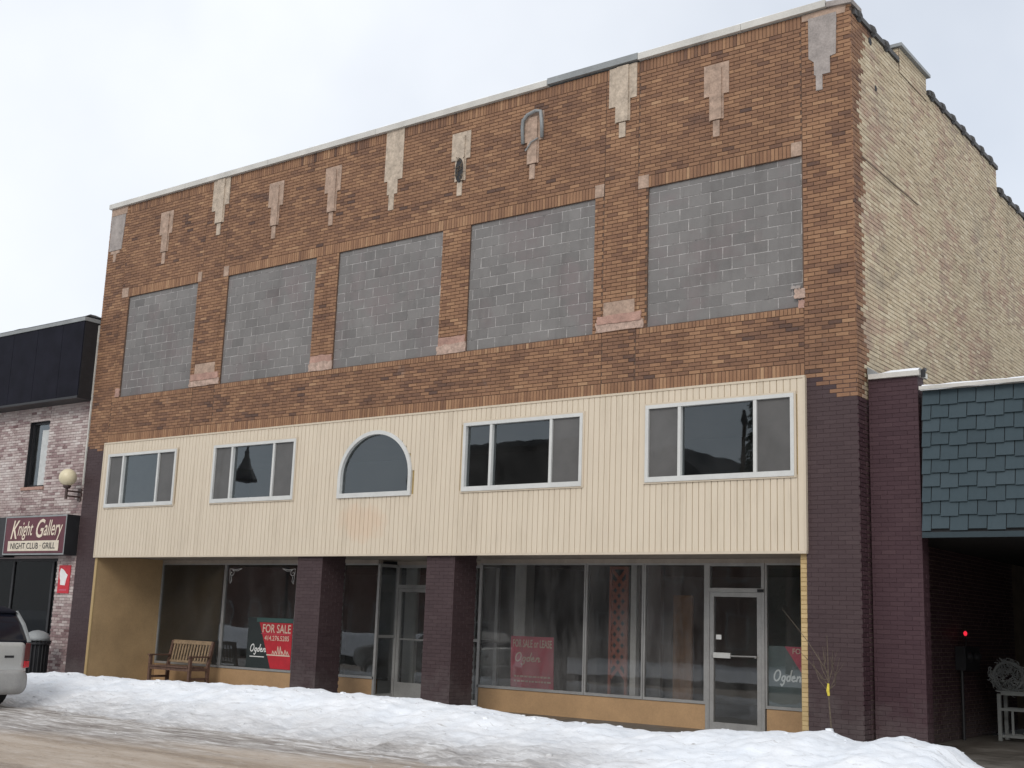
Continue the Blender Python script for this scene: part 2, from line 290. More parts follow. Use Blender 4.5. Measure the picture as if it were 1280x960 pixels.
# ------------------------------------------------------------------ mesh helpers
class MB:
    def __init__(self): self.v = []; self.f = []; self.t = []
    def add(self, vs, fs, tone=0.0):
        o = len(self.v); self.v += [tuple(p) for p in vs]
        for q in fs: self.f.append(tuple(o+i for i in q)); self.t.append(tone)
        return self
    def box(self, x0, x1, y0, y1, z0, z1, tone=0.0):
        return self.add([(x0,y0,z0),(x1,y0,z0),(x1,y1,z0),(x0,y1,z0),(x0,y0,z1),(x1,y0,z1),(x1,y1,z1),(x0,y1,z1)],
                        [(0,3,2,1),(4,5,6,7),(0,1,5,4),(1,2,6,5),(2,3,7,6),(3,0,4,7)], tone)
    def quad(self, a, b, c, d, tone=0.0): return self.add([a,b,c,d], [(0,1,2,3)], tone)
    def prism_y(self, pts, y0, y1, tone=0.0):          # outline (x,z) counter-clockwise seen from -Y
        n = len(pts)
        vs = [(x,y0,z) for x,z in pts]+[(x,y1,z) for x,z in pts]
        fs = [tuple(range(n)), tuple(range(2*n-1, n-1, -1))]+[(i, n+i, n+(i+1)%n, (i+1)%n) for i in range(n)]
        return self.add(vs, fs, tone)
    def tube(self, path, rad, sides=8, tone=0.0):
        rs = rad if isinstance(rad, (list, tuple)) else [rad]*len(path)
        P = [Vector(p) for p in path]; rings = []
        for i, p in enumerate(P):
            d = (P[min(i+1, len(P)-1)]-P[max(i-1, 0)]).normalized()
            a = d.orthogonal().normalized() if i == 0 else (pa - d*pa.dot(d)).normalized()
            pa = a; bb = d.cross(a)
            rings.append([p+(a*math.cos(2*math.pi*k/sides)+bb*math.sin(2*math.pi*k/sides))*rs[i] for k in range(sides)])
        vs = [v for r in rings for v in r]; fs = []
        for i in range(len(P)-1):
            for k in range(sides):
                fs.append((i*sides+k, i*sides+(k+1)%sides, (i+1)*sides+(k+1)%sides, (i+1)*sides+k))
        fs.append(tuple(range(sides-1, -1, -1))); fs.append(tuple(range((len(P)-1)*sides, len(P)*sides)))
        return self.add(vs, fs, tone)
    def lathe(self, prof, c, sides=20, tone=0.0):     # profile (r,z) bottom to top
        vs = []; fs = []
        for r, z in prof:
            for k in range(sides):
                a = 2*math.pi*k/sides; vs.append((c[0]+r*math.cos(a), c[1]+r*math.sin(a), c[2]+z))
        for i in range(len(prof)-1):
            for k in range(sides): fs.append((i*sides+k, i*sides+(k+1)%sides, (i+1)*sides+(k+1)%sides, (i+1)*sides+k))
        fs.append(tuple(range(sides-1, -1, -1))); fs.append(tuple(range((len(prof)-1)*sides, len(prof)*sides)))
        return self.add(vs, fs, tone)
    def piece(self, c, ux, n, w, h, d, ch=0.003, tone=0.5):
        """brick-like piece: c centre of face, ux along, n outward normal, chamfered front"""
        c = Vector(c); ux = Vector(ux); n = Vector(n); uz = Vector((0, 0, 1)); vs = []
        for off, ins in ((-d, 0), (-ch, 0), (0, ch)):
            for sx_, sz_ in ((-1,-1),(1,-1),(1,1),(-1,1)):
                vs.append(c+ux*(sx_*(w/2-ins))+uz*(sz_*(h/2-ins))+n*off)
        fs = [(8,9,10,11)]
        for r in (0, 4):
            for i in range(4): fs.append((r+i, r+(i+1)%4, r+4+(i+1)%4, r+4+i))
        return self.add(vs, fs, tone)
    def mesh(self, name):
        me = bpy.data.meshes.new(name); me.from_pydata(self.v, [], self.f)
        at = me.attributes.new('tone', 'FLOAT', 'FACE'); at.data.foreach_set('value', self.t)
        return me
def link(name, me, mat, parent=None, smooth=False):
    o = bpy.data.objects.new(name, me); COL.objects.link(o)
    if mat:
        if not me.materials: me.materials.append(MATS[mat])
    if smooth: me.polygons.foreach_set('use_smooth', [True]*len(me.polygons))
    if parent is not None:
        o.parent = parent; o.matrix_parent_inverse = parent_inv(parent)
    return o
def parent_inv(p):
    mw = Matrix.Identity(4); q = p
    chain = []
    while q is not None: chain.append(q); q = q.parent
    for q in reversed(chain): mw = mw @ q.matrix_parent_inverse @ q.matrix_basis
    return mw.inverted()
def P(name, mb, mat, parent=None, smooth=False, kind=None, label=None):
    me = mb.mesh(name)
    o = link(name, me, mat, parent, smooth)
    if kind: o['kind'] = kind
    if label: o['label'] = label
    return o
def thing(name, label, cat, loc, group=None):
    o = bpy.data.objects.new(name, None); COL.objects.link(o); o.location = loc; o.empty_display_size = 0.2
    o['label'] = label; o['category'] = cat
    if group: o['group'] = group
    return o
def tag(o, label, cat, group=None):
    o['label'] = label; o['category'] = cat
    if group: o['group'] = group
    return o
def text_part(name, s, mat, parent, origin, width=None, height=0.1, shear=0.0, y_face=-1, depth=0.004, bold=0.0, xdir=(1, 0, 0), nrm=None):
    """lettering on an upright face; origin = lower left corner"""
    cu_ = bpy.data.curves.new(name, 'FONT'); cu_.body = s; cu_.size = 1.0; cu_.shear = shear; cu_.offset = bold; cu_.resolution_u = 3; cu_.extrude = 0.0
    to = bpy.data.objects.new(name, cu_); COL.objects.link(to)
    dg = bpy.context.evaluated_depsgraph_get(); dg.update()
    me = bpy.data.meshes.new_from_object(to.evaluated_get(dg)); bpy.data.objects.remove(to); bpy.data.curves.remove(cu_)
    xs = [v.co.x for v in me.vertices]; ys = [v.co.y for v in me.vertices]
    x0, x1, y0, y1 = min(xs), max(xs), min(ys), max(ys)
    sy = height/(y1-y0); sx_ = (width/(x1-x0)) if width else sy
    O = Vector(origin); xd = Vector(xdir)
    for v in me.vertices: v.co = O+xd*((v.co.x-x0)*sx_)+Vector((0, 0, 1))*((v.co.y-y0)*sy)
    me.materials.clear()
    return link(name, me, mat, parent)
def ribbon(mb, pts, w, y):
    """flat stroke through (x,z) points on plane y"""
    for i in range(len(pts)-1):
        a = Vector((pts[i][0], pts[i][1])); b_ = Vector((pts[i+1][0], pts[i+1][1])); d = (b_-a)
        if d.length < 1e-6: continue
        n = Vector((-d.y, d.x)).normalized()*w/2; e = d.normalized()*w*0.3; a = a-e; b_ = b_+e
        mb.quad((a.x-n.x, y-i*1e-5, a.y-n.y), (b_.x-n.x, y-i*1e-5, b_.y-n.y), (b_.x+n.x, y-i*1e-5, b_.y+n.y), (a.x+n.x, y-i*1e-5, a.y+n.y))
def fbm(x, y, z=0.0, o=4):
    return mn.fractal(Vector((x, y, z)), 1.0, 2.0, o)

# brick layout: list of (centre u, centre z, width, height, tone, kind)
def lay_courses(u0, u1, z0, z1, n, off=0.0, L=0.205, J=0.010, tone=None, skip=None):
    out = []; hc = (z1-z0)/n
    for i in range(n):
        zc = z0+(i+0.5)*hc
        s = u0-((i % 2)*0.5+off)*(L+J)
        while s < u1-0.01:
            a, b_ = max(s, u0), min(s+L, u1)
            if b_-a > 0.03 and not (skip and skip((a+b_)/2, zc, (b_-a)/2)):
                out.append(((a+b_)/2, zc, b_-a, hc-0.010, tone((a+b_)/2, zc) if tone else random.random()))
            s += L+J
    return out
def lay_soldier(u0, u1, z0, z1, tone, skip=None, w=0.058, J=0.010):
    out = []; n = max(1, round((u1-u0)/(w+J))); p = (u1-u0)/n
    for i in range(n):
        c = u0+(i+0.5)*p
        if skip and skip(c, (z0+z1)/2, p/2): continue
        out.append((c, (z0+z1)/2, p-J, z1-z0-0.012, tone(c, z0)))
    return out

# ================================================================== SETTING: ground, road, pavements
def grid(xs, ys, fz):
    mb = MB(); nx, ny = len(xs), len(ys)
    vs = [(x, y, fz(x, y)) for y in ys for x in xs]
    fs = [(j*nx+i, j*nx+i+1, (j+1)*nx+i+1, (j+1)*nx+i) for j in range(ny-1) for i in range(nx-1)]
    return mb.add(vs, fs)
def spaced(a, b, h): n = max(1, int(round((b-a)/h))); return [a+(b-a)*i/n for i in range(n+1)]
o = P('ground', MB().quad((-900, -900, -0.30), (900, -900, -0.30), (900, 900, -0.30), (-900, 900, -0.30)), 'snow_clean'); o['kind'] = 'structure'
def road_z(x, y):
    z = -0.13+0.02*fbm(x*0.5, y*1.8, 3)+0.012*fbm(x*2.2, y*5, 9)
    return z-0.02*math.exp(-((y+8.2)/0.5)**2)-0.02*math.exp(-((y+6.6)/0.4)**2)
xs = spaced(-70, -34, 1.5)[:-1]+spaced(-34, -4, 0.13)[:-1]+spaced(-4, 40, 1.5); ys = spaced(-14.2, -9.5, 0.4)[:-1]+spaced(-9.5, -2.62, 0.10)
o = P('road', grid(xs, ys, road_z), 'road_slush', smooth=True); o['kind'] = 'structure'
sw = MB().box(-70, -6.0, -2.6, 6.0, -0.28, 0.0)
o = P('pavement', sw, 'paving'); o['kind'] = 'structure'
kb = MB().box(-70, -6.0, -2.75, -2.602, -0.28, 0.012); o = P('kerb', kb, 'paving'); o['kind'] = 'structure'
dv = MB().quad((-6.0, -2.75, -0.10), (-1.0, -2.75, -0.10), (-1.0, -1.4, 0.0), (-6.0, -1.4, 0.0)); dv.quad((-6.0, -1.4, 0.0), (-1.0, -1.4, 0.0), (-1.0, 12, 0.0), (-6.0, 12, 0.0))
o = P('driveway', dv, 'paving'); o['kind'] = 'structure'
pv = MB().box(-1.0, 40, -2.75, 12, -0.28, -0.004); o = P('pavement', pv, 'paving'); o['kind'] = 'structure'
fo = grid(spaced(-110, 60, 2.0), spaced(-62, -18.0, 1.5)[:-1]+spaced(-18.0, -14.2, 0.3), lambda x, y: 0.02+0.10*abs(fbm(x*0.3, y*0.4, 1))+(1.35 if x < -30 else 0.45)*math.exp(-((y+15.4)/0.9)**2)*(0.8+0.4*fbm(x*0.5, 2)))
o = P('snow_field', fo, 'snow_clean', smooth=True); o['kind'] = 'structure'

# snow bank along the kerb
CREST = [(-40, .25), (-27, .22), (-24.8, .20), (-23.2, .29), (-20.2, .31), (-17.7, .36), (-15.6, .40), (-14.1, .38), (-12.3, .34), (-10.0, .26), (-8.85, .23), (-8.0, .32), (-6.7, .39), (-6.0, .36), (-5.4, .44), (-4.95, .38), (-4.6, .20), (-4.1, -.2), (-3, -.3)]
def crest(x):
    for (a, za), (b_, zb) in zip(CREST, CREST[1:]):
        if a <= x <= b_:
            k = (x-a)/(b_-a); k = k*k*(3-2*k); return za+(zb-za)*k
    return -0.3
def bank_z(x, y):
    yc = -1.95+0.25*fbm(x*0.35, 7.7)+0.08*fbm(x*1.7, 3.1); k = min(1.0, max(0.0, (x+13)/6.0))
    c = crest(x)+0.035*fbm(x*2.4, 0.4)+0.03*max(0, fbm(x*4.5, 5.5))
    d = y-yc
    if d > 0: z = c-(c+0.06)*min(1, (d/(1.05+0.25*fbm(x*0.9, 1.1))))**1.6
    else:
        wd = 2.9+1.5*k+0.3*fbm(x*0.5, 8)
        q = min(1.3, -d/wd); base = -0.16
        z = c-(c-base)*(q*q*(3-2*q) if q < 1 else 1+(q-1)*0.8)
    lump = 0.045*fbm(x*1.6, y*2.0, 2)+0.028*fbm(x*5, y*5.5, 4)+0.026*abs(fbm(x*9, y*10, 6))
    return z+lump*min(1.0, 0.35+abs(d))+0.05*max(0.0, mn.noise(Vector((x*3.1, y*2.6, 3.3))))*math.exp(-(d/0.8)**2)
xs = spaced(-40, -30, 0.4)[:-1]+spaced(-30, -3.6, 0.055); ys = spaced(-7.2, -0.35, 0.06)
o = P('snow_bank', grid(xs, ys, bank_z), 'snow', smooth=True); o['kind'] = 'structure'
# lumps of dirty ice kicked up in the gutter
ch = MB(); rr_ = random.Random(5)
for i in range(170):
    x = rr_.uniform(-26, -5); y = rr_.gauss(-4.4, 0.8); r = rr_.choice((0.012, 0.02, 0.03))*rr_.uniform(.6, 1.3)
    z = max(bank_z(x, y), road_z(x, y))-r*0.25
    vs = [Vector((x, y, z))+Vector(d).normalized()*r*rr_.uniform(.6, 1.25) for d in ((1,0,0),(-1,0,0),(0,1,0),(0,-1,0),(0,0,1),(0,0,-1))]
    ch.add(vs, [(0,2,4),(2,1,4),(1,3,4),(3,0,4),(2,0,5),(1,2,5),(3,1,5),(0,3,5)])
for i in range(330):      # clods of ploughed snow lying on the bank
    x = rr_.uniform(-28, -4.6); y = rr_.choice((rr_.gauss(-1.9, .35), rr_.uniform(-4.2, -1.5))); r = 0.016+0.05*rr_.random()**2.6
    z = bank_z(x, y)-r*0.30
    if z < max(road_z(x, y), 0.0 if y > -2.6 else -1)+.02: continue
    vs = []; n1, n2 = 7, 4; sq = rr_.uniform(.5, .8)
    for b2 in range(1, n2):
        for a2 in range(n1):
            th, ph = math.pi*b2/n2, 2*math.pi*a2/n1+b2*.4; d = Vector((math.sin(th)*math.cos(ph), math.sin(th)*math.sin(ph), math.cos(th)*sq))
            vs.append(Vector((x, y, z))+d*r*rr_.uniform(.75, 1.25))
    o_ = len(vs); vs += [Vector((x, y, z+r*sq)), Vector((x, y, z-r*sq))]
    fs = [(b2*n1+a2, (b2+1)*n1+a2, (b2+1)*n1+(a2+1) % n1, b2*n1+(a2+1) % n1) for b2 in range(n2-2) for a2 in range(n1)]
    fs += [(o_, a2, (a2+1) % n1) for a2 in range(n1)]+[(o_+1, (n2-2)*n1+(a2+1) % n1, (n2-2)*n1+a2) for a2 in range(n1)]
    ch.add(vs, fs)
o = P('ice_lumps', ch, 'snow', smooth=True); o['kind'] = 'stuff'; tag(o, 'small clods of ploughed snow and dirty ice scattered over the bank and gutter', 'ice')

# ================================================================== MAIN BUILDING
XL, XR = -26.165, -6.705
ZT = 11.62
B = thing('commercial_building', 'three-storey orange-brown brick commercial building with blocked-up upper windows and cream metal siding', 'building', (-16.4, 6.0, 0))
SEG = [(-25.39, -22.35), (-22.35, -21.6), (-21.6, -11.30), (-11.30, -10.61), (-10.61, -7.55)]
PAN = [(-25.10, -22.49), (-21.43, -18.58), (-17.91, -15.06), (-14.36, -11.50), (-10.40, -7.57)]
PZ0, PZ1 = 6.70, 9.20
# mortar core with the five openings left out
core = MB()
edges = [XL+0.004]+[e for p in PAN for e in p]+[XR-0.016]
core.box(XL+0.004, XR-0.016, 0.010, 0.30, 9.20, ZT); core.box(XL+0.004, XR-0.016, 0.010, 0.30, 5.57, 6.70)
for i in range(0, len(edges), 2): core.box(edges[i], edges[i+1], 0.0101, 0.299, 6.70, 9.20)
fw = P('front_wall', core, 'mortar_brown', B)
for a, b_ in ((XL+0.004, -25.40), (-7.50, XR-0.016)):
    P('pilaster_core', MB().box(a, b_, 0.0035, 0.30, 0.0, 5.57), 'mortar_purple', B)
def otone(u, z):
    v = 0.5+random.gauss(0, 0.125)+0.14*fbm(u*0.7, z*1.1, 3)
    if random.random() < 0.06: v -= random.uniform(0.12, 0.3)
    if mn.noise(Vector((u*1.1, z*2.6, 11))) > 0.40 and random.random() < 0.7: v -= 0.22
    return min(1, max(0, v))
stone_t = lambda u, z: min(1, max(0, random.gauss(0.62, 0.12)))
ORN = []          # filled below: (x0,x1,z0,z1) rectangles the stones occupy
def opening_skip(u, z, hw): return False
front = []
for a, b_ in SEG:
    front += lay_courses(a+0.005, b_-0.005, 5.79, 6.58, 12, tone=otone, off=random.random())
    front += lay_courses(a+0.005, b_-0.005, 9.42, 11.40, 29, tone=otone, off=random.random())
    front += lay_soldier(a+0.005, b_-0.005, 5.58, 5.79, stone_t)
    front += lay_soldier(a+0.005, b_-0.005, 11.40, ZT, otone)
    if a in (-22.35, -11.30): front += lay_courses(a+0.005, b_-0.005, 9.20, 9.42, 3, tone=otone)
    else: front += lay_soldier(a+0.005, b_-0.005, 9.20, 9.42, stone_t)
    front += lay_soldier(a+0.005, b_-0.005, 6.58, 6.69, stone_t) if a not in (-22.35, -11.30) else lay_courses(a+0.005, b_-0.005, 6.58, 6.69, 2, tone=otone)
cuts = [(-25.39, PAN[0][0]), (PAN[0][1], -22.35), (-22.35, -21.6), (-21.6, PAN[1][0]), (PAN[1][1], PAN[2][0]), (PAN[2][1], PAN[3][0]), (PAN[3][1], -11.30), (-11.30, -10.61), (-10.61, PAN[4][0])]
ptone = lambda u, z: min(1, max(0, otone(u, z)+0.06))
for a, b_ in cuts: front += lay_courses(a+0.004, b_-0.004, 6.69, 9.20, 37, tone=ptone, off=0.2)
for a, b_ in ((XL, -25.39), (-7.55, XR)): front += lay_courses(a+0.003, b_-0.003, 0.0, ZT, 172, tone=otone, off=0.15)
def painted(u, z):
    """lower ends of the two pilasters are painted; the paint stops along a ragged line"""
    if u > -7.6:
        e = 5.56 if u < -7.32 else (5.42 if u < -7.15 else 5.20)
    elif u < -25.3: e = 5.34+(u+25.4)*-0.25
    else: return False
    return z < e
UZ = dict(ux=(1, 0, 0), n=(0, -1, 0))
orange = [p for p in front if not painted(p[0], p[1])]; purple = [p for p in front if painted(p[0], p[1])]
def seen_size(p):
    d = (Vector((p[0], 0, p[1]))-CAM).length
    return p[2]*p[3]*17.5/d**3
orange.sort(key=seen_size, reverse=True)
full = [p for p in orange if p[2] > 0.19][:300]; fs_ = set(map(id, full)); rest = [p for p in orange if id(p) not in fs_]
unit = MB(); unit.piece((0, 0, 0), (1, 0, 0), (0, -1, 0), 1, 1, 0.03, 0.0, 0.0)
UW, UH = 0.205, 0.058
ub = MB(); ub.piece((0, 0, 0), (1, 0, 0), (0, -1, 0), UW, UH, 0.03, 0.003, 0.0); brick_me = ub.mesh('brick'); brick_me.materials.append(MATS['brick_orange'])
brick_me.attributes.remove(brick_me.attributes['tone'])
for p in full:
    o = bpy.data.objects.new('brick', brick_me); COL.objects.link(o); o.parent = fw; o.matrix_parent_inverse = parent_inv(fw)
    o.location = (p[0], -random.uniform(0, 0.004), p[1]); o.scale = (p[2]/UW, 1, p[3]/UH); o['tone'] = p[4]
    o.rotation_euler = (random.gauss(0, 0.006), random.gauss(0, 0.004), random.gauss(0, 0.006))
mb = MB()
for p in rest: mb.piece((p[0], -random.uniform(0, 0.004), p[1]), w=p[2], h=p[3], d=0.03, tone=p[4], **UZ)
P('brickwork', mb, 'brick_orange', fw, kind='stuff')
mb = MB()
for p in purple: mb.piece((p[0], -random.uniform(0, 0.003), p[1]), w=p[2]+.007, h=p[3]+0.0075, d=0.03, tone=random.gauss(.5, .09), **UZ)
P('painted_brickwork', mb, 'brick_purple', B, kind='stuff')

# stone blocks at the ends of lintels and the foot of the piers
def slab(name, x0, x1, z0, z1, mat, proud=0.012, jag=0.0, parent=B, back=0.01):
    if jag:
        pts = []; n = 7
        for i in range(n+1): pts.append((x0+(x1-x0)*i/n, z0+random.uniform(-jag, jag)*0.4))
        for i in range(3): pts.append((x1+random.uniform(-jag, jag), z0+(z1-z0)*(i+1)/4))
        for i in range(n+1): pts.append((x1-(x1-x0)*i/n, z1+random.uniform(-jag, jag)))
        for i in range(3): pts.append((x0+random.uniform(-jag, jag), z1-(z1-z0)*(i+1)/4))
    else: pts = [(x0, z0), (x1, z0), (x1, z1), (x0, z1)]
    return P(name, MB().prism_y(pts, -proud, back), mat, parent)
for x0, x1 in ((-25.38, -25.13), (-22.49, -22.36), (-21.59, -21.42), (-11.50, -11.31), (-10.60, -10.39), (-7.74, -7.56)):
    slab('corner_stone', x0, x1, 9.205, 9.44, 'stone_tan', 0.010)
for x0, x1, zt in ((-22.34, -21.61, 7.22), (-11.29, -10.62, 7.23)):
    slab('pier_stone', x0+.02, x1-.02, 6.97, zt, 'stone_tan', 0.011)
    slab('pier_stone', x0-.10, x1+.12, 6.84, 6.985, 'stone_pink', 0.030, 0.018)
    slab('pier_stone', x0-.14, x1+.16, 6.70, 6.86, 'rubble', 0.016, 0.022)
for x0, x1 in ((-18.56, -17.93), (-15.04, -14.38)):
    slab('pier_stone', x0, x1, 6.86, 7.02, 'stone_pink', 0.010, 0.012); slab('pier_stone', x0-.03, x1+.02, 6.69, 6.87, 'rubble', 0.016, 0.02)
slab('mortar_patch', -7.70, -7.52, 6.83, 6.99, 'rubble', 0.020, 0.014); slab('mortar_patch', -7.64, -7.54, 6.67, 6.80, 'stone_pink', 0.012, 0.012); slab('mortar_patch', -7.76, -7.60, 7.0, 7.04, 'patch_grey', 0.006, 0.012)
slab('pier_stone', -25.27, -25.11, 6.70, 6.92, 'stone_pink', 0.014, 0.018)

# stepped ornaments below the parapet
def ornament(xc, kind, mat):
    w1, w2, w3 = (0.47, 0.27, 0.12) if kind == 'short' else (0.58, 0.31, 0.13)
    z3, z2, z1, zt = (9.85, 10.15, 10.60, 11.17) if kind == 'short' else (10.25, 10.54, 10.86, 11.615)
    lower = 0.0 if kind == 'short' else 0.10
    pts = [(xc-w2/2, z1-0.12), (xc+w2/2, z1-0.12), (xc+w2/2, z1+lower), (xc+w1/2, z1+lower), (xc+w1/2, zt), (xc-w1/2, zt), (xc-w1/2, z1), (xc-w2/2, z1)]
    root = P('ornament', MB().prism_y(pts, -0.018, 0.01), mat, B)
    P('ornament_panel', MB().prism_y([(xc-w2/2+.03, z2), (xc+w2/2-.03, z2), (xc+w2/2-.03, zt-0.09 if kind == 'short' else zt-0.004), (xc-w2/2+.03, zt-0.09 if kind == 'short' else zt-0.004)], -0.045, 0.01), mat, root)
    P('ornament_neck', MB().prism_y([(xc-w2/2, z2), (xc+w2/2, z2), (xc+w2/2, z1-.12), (xc-w2/2, z1-.12)], -0.0165, 0.01), mat, root)
    P('ornament_tail', MB().prism_y([(xc-w3/2, z3), (xc+w3/2, z3), (xc+w3/2, z2-.01), (xc-w3/2, z2-.01)], -0.022, 0.01), mat, root)
    return root
ornament(-23.86, 'short', 'stone_tan'); ornament(-21.90, 'long', 'stone_buff'); ornament(-20.0, 'short', 'stone_tan'); ornament(-18.22, 'short', 'stone_tan')
pts = [(-16.56, 9.88), (-16.42, 9.88), (-16.42, 10.22), (-16.34, 10.22), (-16.34, 10.52), (-16.22, 10.52), (-16.22, 11.615), (-16.71, 11.615), (-16.71, 10.52), (-16.62, 10.52), (-16.62, 10.22), (-16.56, 10.22)]
P('ornament', MB().prism_y(pts, -0.018, 0.01), 'stone_buff', B)
o6 = ornament(-14.68, 'short', 'stone_buff'); ornament(-12.92, 'short', 'stone_tan'); ornament(-10.95, 'long', 'stone_buff'); ornament(-9.08, 'short', 'stone_tan')
# broken relief: raised dark oval painting the shade of a hole, with a nest of twigs, and a bent metal bracket left on one ornament
P('hollow_shade', MB().prism_y([(-14.68+0.10*math.cos(a*math.pi/8), 10.37+0.25*math.sin(a*math.pi/8)) for a in range(16)], -0.049, 0.0), 'tar_hole_shade', o6)
nest = MB(); rr_ = random.Random(2)
for i in range(22):
    x = -14.68+rr_.uniform(-.1, .1); z = 10.42+rr_.uniform(-.22, .2); a = rr_.uniform(0, 6.28); l = rr_.uniform(.05, .13)
    nest.tube([(x, -0.055, z), (x+math.cos(a)*l, -0.07, z+math.sin(a)*l)], 0.006, 4)
P('nest_twigs', nest, 'twig', o6)
br = MB().tube([(-13.14, -.04, 10.58), (-13.15, -.06, 10.9), (-13.13, -.07, 11.04), (-13.02, -.08, 11.13), (-12.84, -.08, 11.17), (-12.72, -.08, 11.14), (-12.70, -.06, 10.9), (-12.70, -.04, 10.62)], 0.036, 8)
P('bent_bracket', br, 'coping_dark', B, smooth=True)
P('bent_strap', MB().tube([(-13.06, -.06, 10.42), (-12.92, -.08, 10.56), (-12.78, -.06, 10.62)], 0.014, 6), 'coping_dark', B)
# parapet end stones patched in grey
pts = [(-7.30, 10.24), (-7.19, 10.24), (-7.19, 10.50), (-7.06, 10.50), (-7.06, 10.78), (-6.96, 10.80), (-6.94, 11.52), (-7.42, 11.52), (-7.42, 10.82), (-7.33, 10.74), (-7.33, 10.52), (-7.30, 10.50)]
P('end_stone', MB().prism_y(pts, -0.016, 0.01), 'patch_grey', B)
P('end_stone', MB().prism_y([(-7.53, 11.50), (-6.80, 11.47), (-6.78, 11.615), (-7.53, 11.615)], -0.012, 0.01), 'stone_tan', B)
P('end_stone', MB().prism_y([(-26.10, 10.50), (-25.60, 10.50), (-25.54, 11.42), (-26.12, 11.42)], -0.016, 0.01), 'patch_grey', B)
P('end_stone', MB().prism_y([(-26.13, 11.43), (-25.50, 11.43), (-25.50, 11.615), (-26.13, 11.615)], -0.012, 0.01), 'stone_tan', B)
P('end_stone', MB().prism_y([(-25.90, 10.2), (-25.80, 10.2), (-25.78, 10.41), (-25.66, 10.41), (-25.66, 10.485), (-26.02, 10.485), (-26.02, 10.41), (-25.90, 10.41)], -0.014, 0.01), 'stone_tan', B)

# concrete-block infill
allb = []
for pi, (a, b_) in enumerate(PAN):
    inf = P('block_infill', MB().box(a, b_, 0.0425, 0.24, PZ0-0.02, PZ1), 'mortar_light', B)
    n = 12; z = PZ0
    for i in range(13):
        h = 0.2 if i < 12 else PZ1-PZ0-2.4
        s = a-(0.2 if i % 2 else 0.03)-(0.11 if pi % 2 else 0.0)
        while s < b_-0.02:
            u0, u1 = max(s, a+.006), min(s+0.393, b_-.006)
            if u1-u0 > 0.04:
                tn = min(1, max(0, random.gauss(0.50, 0.09)-(0.22 if random.random() < .035 else 0)))
                allb.append(((u0+u1)/2, z+h/2, u1-u0, h-0.011, tn, inf))
            s += 0.406
        z += h
allb.sort(key=seen_size, reverse=True)
ub = MB(); ub.piece((0, 0, 0), (1, 0, 0), (0, -1, 0), 0.394, 0.191, 0.03, 0.004, 0.0); block_me = ub.mesh('block'); block_me.materials.append(MATS['block_grey']); block_me.attributes.remove(block_me.attributes['tone'])
left = {}
for i, p in enumerate(allb):
    if i < 300:
        o = bpy.data.objects.new('block', block_me); COL.objects.link(o); o.parent = p[5]; o.matrix_parent_inverse = parent_inv(p[5])
        o.location = (p[0], 0.0395-random.uniform(0, 0.003), p[1]); o.scale = (p[2]/0.394, 1, p[3]/0.191); o['tone'] = p[4]
    else:
        left.setdefault(p[5], MB()).piece((p[0], 0.0395-random.uniform(0, 0.003), p[1]), w=p[2], h=p[3], d=0.03, ch=0.004, tone=p[4], **UZ)
for inf, mb in left.items(): P('blockwork', mb, 'block_grey', inf, kind='stuff')

# right-hand side wall in cream brick, orange at the corner
YB = 22.0
rw = MB(); rw.box(-7.0, XR-0.012, 0.302, 8.12, 0.0, 11.46); rw.box(-7.0, XR-0.012, 8.12, YB, 0.0, 10.98)
sidew = P('side_wall', rw, 'mortar_cream', B)
SX = dict(ux=(0, 1, 0), n=(1, 0, 0))
mo, mc, md = MB(), MB(), MB()
ctone = lambda u, z: min(1, max(0, 0.58+random.gauss(0, 0.14)))
for (y0, y1, z0, z1, nc) in ((0.0, 8.12, 5.2, 11.46, 92), (8.12, YB, 5.2, 10.98, 85)):
    for u, z, w, h, tn in lay_courses(y0+0.004, y1, z0, z1, nc, tone=ctone, off=0.1):
        quoin = 0.26+0.16*random.random()+0.12*fbm(z*1.3, 4)
        if z > 10.4: quoin += 0.25*(z-10.4)
        if z > 11.3: quoin += 0.3
        if y0 == 0 and u < quoin: mo.piece((XR-0.004+random.uniform(-.003, .003), u, z), w=w, h=h, d=0.03, tone=otone(u, z), **SX)
        elif u < 13: mc.piece((XR-0.004+random.uniform(-.004, .004), u, z), w=w, h=h, d=0.03, tone=tn, **SX)
        else: mc.quad((XR-0.004, u-w/2, z-h/2), (XR-0.004, u+w/2, z-h/2), (XR-0.004, u+w/2, z+h/2), (XR-0.004, u-w/2, z+h/2), tn)
for u, z, w, h, tn in lay_courses(0.004, 8.0, 0.0, 5.2, 76, off=0.1): md.piece((XR-0.004+random.uniform(-.003, .003), u, z), w=w, h=h, d=0.03, tone=random.gauss(.5, .2), **SX)
P('corner_brickwork', mo, 'brick_orange', sidew, kind='stuff'); P('cream_brickwork', mc, 'brick_cream', sidew, kind='stuff'); P('painted_brickwork', md, 'brick_plum', sidew, kind='stuff')
# raised dark discs painting the shade of small holes; thin strip for a crack line
for y, z, r in ((0.84, 11.30, .07), (1.05, 10.55, .05)): P('hole_shade_disc', MB().tube([(XR-0.02, y, z), (XR+0.003, y, z)], r, 9), 'tar_hole_shade', sidew)
P('crack_strip', MB().box(XR-0.02, XR+0.008, 0.35, 3.0, 9.112, 9.13), 'mortar_cream', sidew)
